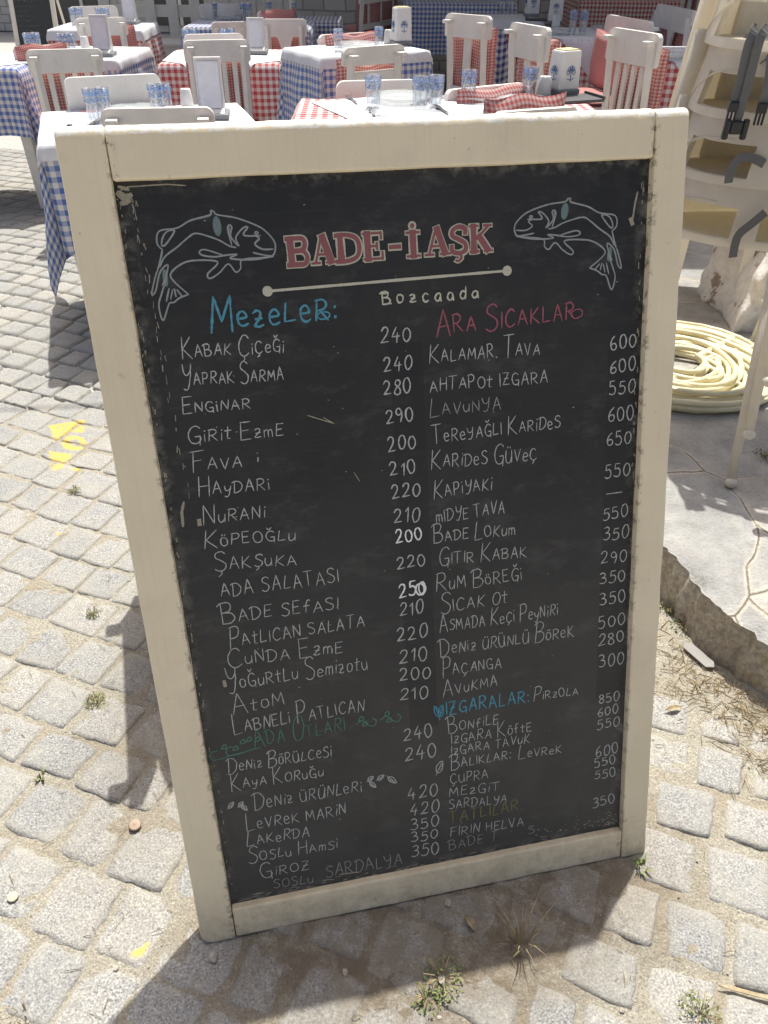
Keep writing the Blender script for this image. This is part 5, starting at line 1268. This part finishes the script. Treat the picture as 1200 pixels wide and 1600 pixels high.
def shade_awning(x0, x1, y0, y1, z, label):  # unseen canvas added overhead to shade the back of the terrace
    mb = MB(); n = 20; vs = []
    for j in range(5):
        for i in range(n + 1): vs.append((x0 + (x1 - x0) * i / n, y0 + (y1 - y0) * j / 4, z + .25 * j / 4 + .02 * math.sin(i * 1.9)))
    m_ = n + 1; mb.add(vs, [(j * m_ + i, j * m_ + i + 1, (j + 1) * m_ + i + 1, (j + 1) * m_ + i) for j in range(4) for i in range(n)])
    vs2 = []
    o = mb.build("shade_awning", simple("shade_canvas", (.55, .53, .48), .9), None, True); tag(o, label, "shade_awning", "unseen canvases added for shade")
shade_awning(1.3, 6, 4.45, 5.74, 2.5, "unseen narrow canvas strip added to shade the high chair side of the terrace"); shade_awning(-.35, 6, 5.75, 9.6, 2.5, "unseen wide canvas added to shade the right of the terrace"); shade_awning(-6, -.36, 8.0, 11.0, 2.5, "unseen canvas added to shade the picket fence")
mb = MB(); mb.tube([(-9, 3.4, 4.6), (-3, 4.15, 4.4), (3, 4.9, 4.5)], .008, 6); o = mb.build("overhead_cable", M_black); tag(o, "thin cable strung high across the street", "cable")
def cat_():
    P = at(988, 27, .56); t = empty("cat", P, R_(200), "black cat standing on the bench at the top right", "cat")
    me = bpy.data.meshes.new("cat_body"); V = [(0, 0, .19), (.10, 0, .20), (.19, 0, .19), (.26, 0, .22), (.32, 0, .25), (.37, 0, .245), (.20, .035, .13), (.20, .035, .0), (.20, -.035, .13), (.20, -.035, .0), (-.01, .04, .12), (-.035, .04, .07), (-.02, .04, .0), (-.01, -.04, .12), (-.035, -.04, .07), (-.02, -.04, .0), (-.08, 0, .17), (-.16, 0, .12), (-.21, .02, .15)]
    Ed = [(0, 1), (1, 2), (2, 3), (3, 4), (4, 5), (2, 6), (6, 7), (2, 8), (8, 9), (0, 10), (10, 11), (11, 12), (0, 13), (13, 14), (14, 15), (0, 16), (16, 17), (17, 18)]
    rad = [.065, .068, .062, .040, .048, .024, .028, .015, .028, .015, .036, .018, .015, .036, .018, .015, .02, .014, .012]
    me.from_pydata(V, Ed, []); o = bpy.data.objects.new("cat_body", me); COL.objects.link(o); o.parent = t
    sk = o.modifiers.new("skin", 'SKIN'); sb = o.modifiers.new("sub", 'SUBSURF'); sb.levels = 2; sb.render_levels = 2
    for i, r in enumerate(rad): me.skin_vertices[0].data[i].radius = (r, r)
    me.skin_vertices[0].data[0].use_root = True
    me.materials.append(simple("black_fur", (.012, .012, .014), .7))
    for s in (-1, 1):
        mb = MB(); mb.add([(.315, s * .015, .285), (.315, s * .045, .27), (.33, s * .03, .32), (.335, s * .03, .275)], [(0, 1, 2), (1, 3, 2), (3, 0, 2)]); mb.build("ear", me.materials[0], t)
cat_()

# ------------------------------------------------------------------ litter, weeds and small finds on the ground
def blades(mb, c, n, h, spread, wd, rng, lean=.6, zc=0.0):
    for _ in range(n):
        a = rng.uniform(0, 6.283); r = rng.uniform(0, spread); hh = h * rng.uniform(.5, 1.1); l = rng.uniform(.2, 1) * lean
        p0 = Vector((c.x + r * math.cos(a), c.y + r * math.sin(a), c.z - .004)); d = Vector((math.cos(a + rng.uniform(-.8, .8)), math.sin(a + rng.uniform(-.8, .8)), 0))
        s = Vector((-d.y, d.x, 0)) * wd / 2
        p1 = p0 + Vector((0, 0, hh * .55)) + d * hh * l * .35; p2 = p0 + Vector((0, 0, hh * (1 - .35 * l))) + d * hh * l
        mb.add([p0 - s, p0 + s, p1 + s, p1 - s, p2], [(0, 1, 2, 3), (3, 2, 4)])
def leaves(mb, c, n, h, spread, size, rng):
    for _ in range(n):
        a = rng.uniform(0, 6.283); r = spread * math.sqrt(rng.random()); p = Vector((c.x + r * math.cos(a), c.y + r * math.sin(a), c.z + rng.uniform(.002, h) * (1 - .5 * r / spread)))
        u = Vector((rng.uniform(-1, 1), rng.uniform(-1, 1), rng.uniform(-.3, .7))).normalized(); w_ = u.cross(Vector((rng.uniform(-.5, .5), rng.uniform(-.5, .5), 1))).normalized(); k = size * rng.uniform(.6, 1.3)
        mb.add([p, p + u * k * .5 + w_ * k * .32, p + u * k, p + u * k * .5 - w_ * k * .32], [(0, 1, 2, 3)])
def leafmat(name, a, b):
    mt, nt, bs = new_mat(name); c = ramp(nt, noise_n(nt, coords(nt), 60, 2), [(.35, a), (.65, b)]); nt.links.new(c, bs.inputs["Base Color"]); bs.inputs["Roughness"].default_value = .6
    return mt
M_green = leafmat("weed_leaf", (.05, .11, .025), (.16, .21, .06)); M_pale = leafmat("pale_weed", (.12, .17, .045), (.27, .30, .11)); M_dry = leafmat("dry_straw", (.28, .21, .11), (.48, .39, .23)); M_dark = leafmat("kerb_weed_leaf", (.025, .07, .015), (.08, .15, .035))
rngw = random.Random(21)
def weed(px, py, z, label, kind, sc_=1.0, mat=None):
    c = at(px, py, z); t = empty("weed", c, 0, label, "weed"); c0 = Vector((0, 0, 0)); mb = MB()
    if kind == 'leafy':
        leaves(mb, c0, int(170 * sc_), .028 * sc_, .042 * sc_, .0055, rngw); o = mb.build("leaves", mat or M_pale, t); mb = MB()
        for k in range(12):
            a = rngw.uniform(0, 6.28); mb.tube([(0, 0, -.004), (.012 * math.cos(a), .012 * math.sin(a), .02), (.035 * sc_ * math.cos(a), .035 * sc_ * math.sin(a), .03 * sc_)], .0008, 4)
        mb.build("stems", M_dry, t)
    elif kind == 'blade': blades(mb, c0, int(26 * sc_), .06 * sc_, .010, .0045, rngw, 1.0); mb.build("leaves", mat or M_pale, t)
    elif kind == 'dry': blades(mb, c0, int(34 * sc_), .10 * sc_, .014, .0016, rngw, .9); mb.build("dry_stalks", M_dry, t)
weed(690, 1532, -.004, "small green weed on the shadow's edge before the sign", 'leafy', .85, M_pale); weed(668, 1560, -.004, "lower left tuft of the weed before the sign", 'leafy', .6, M_pale); weed(1092, 1588, -.004, "leafy weed at the bottom right corner", 'leafy', .8, M_pale)
weed(1000, 1357, -.002, "narrow leaved green sprig at the sign's right foot", 'blade', .55, M_pale); weed(812, 1480, -.004, "dry brown grass tuft on the cobbles before the sign", 'dry', .9); weed(1068, 985, .002, "dark green weed growing against the kerb", 'leafy', .75, M_dark); weed(1040, 955, .002, "small weed at the sign's right edge by the kerb", 'leafy', .5, M_dark)
weed(117, 770, -.004, "mossy tuft in a joint below the yellow paint mark", 'leafy', .55, M_pale); weed(64, 1218, -.004, "tiny pale star shaped weed at the left", 'blade', .42, M_pale); weed(150, 1096, -.004, "mossy tuft at the edge of the shadow left of the sign", 'leafy', .5, M_pale); weed(146, 962, -.004, "flat dry moss tuft left of the shadow", 'leafy', .4, M_pale); weed(1195, 715, PZ, "dark weed on the shaded flagstones at the right edge", 'leafy', .8, M_dark); weed(40, 1590, -.004, "dry yellow tuft at the bottom left corner", 'dry', .35)
def litter():
    rng = random.Random(8); st, peb = MB(), MB()
    def stick(x, y, z, L, r, a):
        d = Vector((math.cos(a), math.sin(a), rng.uniform(-.1, .15))); p = Vector((x, y, z)); st.tube([p, p + d * L * .5 + Vector((0, 0, .002)), p + d * L], r, 3)
    for _ in range(900):
        y = rng.gauss(1.0, .22); x = kerb_x(y) - abs(rng.gauss(0, .10)) - .012; stick(x, y, .003 + rng.random() * .004, rng.uniform(.008, .045), rng.uniform(.0004, .0011), rng.uniform(0, 6.3))
    for _ in range(260):
        stick(rng.uniform(-.9, .9), rng.uniform(.38, 1.9), .002, rng.uniform(.006, .03), rng.uniform(.0003, .0007), rng.uniform(0, 6.3))
    for _ in range(2200):
        y = .36 + 1.9 * rng.random() ** 1.6; x = rng.uniform(-1.3, .95)
        if x > kerb_x(y) - .01: continue
        r = rng.uniform(.0008, .0026) * (1 if rng.random() < .93 else 2); peb.ball((x, y, -.003 + r * .3), r, sub=1, sq=(1, rng.uniform(.7, 1.2), rng.uniform(.5, .9)), jit=.2)
    for _ in range(420):
        y = rng.uniform(.7, 1.7); x = kerb_x(y) - abs(rng.gauss(0, .07)) - .012; r = rng.uniform(.0010, .0034); peb.ball((x, y, .002 + r * .2), r, sub=1, sq=(1, rng.uniform(.7, 1.3), rng.uniform(.5, .9)), jit=.25)
    for px, py in ((995 - 660, 1497), (540, 1520), (437, 1520), (332, 1495), (700, 1412), (738, 1442), (690, 1530)): 
        c = at(px, py, 0); r = rng.uniform(.004, .008); peb.ball((c.x, c.y, .001), r, sub=1, sq=(1, 1.3, .6), jit=.25)
    o = st.build("dry_straw", M_dry); tag(o, "dry straw and twigs strewn over the cobbles", "straw", kind="stuff")
    mt, nt, bs = new_mat("grit"); c = ramp(nt, noise_n(nt, coords(nt), 70, 2), [(.35, (.26, .23, .19)), (.65, (.52, .48, .40))]); nt.links.new(c, bs.inputs["Base Color"]); bs.inputs["Roughness"].default_value = .9
    o = peb.build("gravel", mt); tag(o, "loose grit and small pebbles on the cobbles", "gravel", kind="stuff")
litter()
def shell(px, py, r, mat, label, name):
    c = at(px, py, .002); mb = MB(); mb.lathe([(r * .9, 0), (r, r * .25), (r * .85, r * .5), (r * .78, r * .46), (r * .6, r * .62), (r * .5, r * .58), (r * .3, r * .68), (.0005, r * .7)], 20); o = mb.build(name, mat, None, True); o.location = c; o.rotation_euler = (.12, .1, .4); tag(o, label, "shell")
shell(211, 1290, .0115, simple("brown_shell", (.36, .25, .17), .5), "small round brown shell on the cobbles left of the sign", "snail_shell")
shell(20, 1402, .009, simple("beige_shell", (.66, .58, .38), .6), "pale beige round shell at the lower left edge", "snail_shell")
c = at(1092, 1025, .012); mb = MB(); mb.prism([(-.035, -.010), (.03, -.013), (.042, .0), (.032, .010), (-.03, .012), (-.042, .003)], 0, .005); o = mb.build("wood_chip", simple("bleached_wood", (.36, .345, .315), .8)); o.location = c; o.rotation_euler = (.25, 0, R_(-58)); tag(o, "pale flat wood chip lying along the kerb", "wood chip")
c = at(1175, 1553, .004); mb = MB(); mb.prism([(-.05, .0), (-.03, -.003), (.05, -.002), (.05, .003), (-.03, .003)], 0, .002); o = mb.build("straw_stick", M_dry); o.location = c; o.rotation_euler = (0, 0, R_(-14)); tag(o, "flat tan stick at the bottom right edge", "stick")
for (px, py, L, a, lb) in ((735, 1443, .03, -60, "curled dry leaf in the shade before the sign"), (1052, 1108, .04, 15, "pale dry leaf on the straw by the kerb")):
    c = at(px, py, .004); mb = MB(); n = 8; vs = []
    for k in range(n + 1):
        f = k / n; wv = math.sin(math.pi * f) * .006; x = (f - .5) * L; z = .004 * math.sin(f * 3.1); vs += [(x, -wv, z + .002), (x, 0, z), (x, wv, z + .0025)]
    mb.add(vs, [(3 * k + q, 3 * k + q + 1, 3 * k + 4 + q, 3 * k + 3 + q) for k in range(n) for q in (0, 1)]); o = mb.build("dry_leaf", M_dry); o.location = c; o.rotation_euler = (0, 0, R_(a)); tag(o, lb, "leaf")
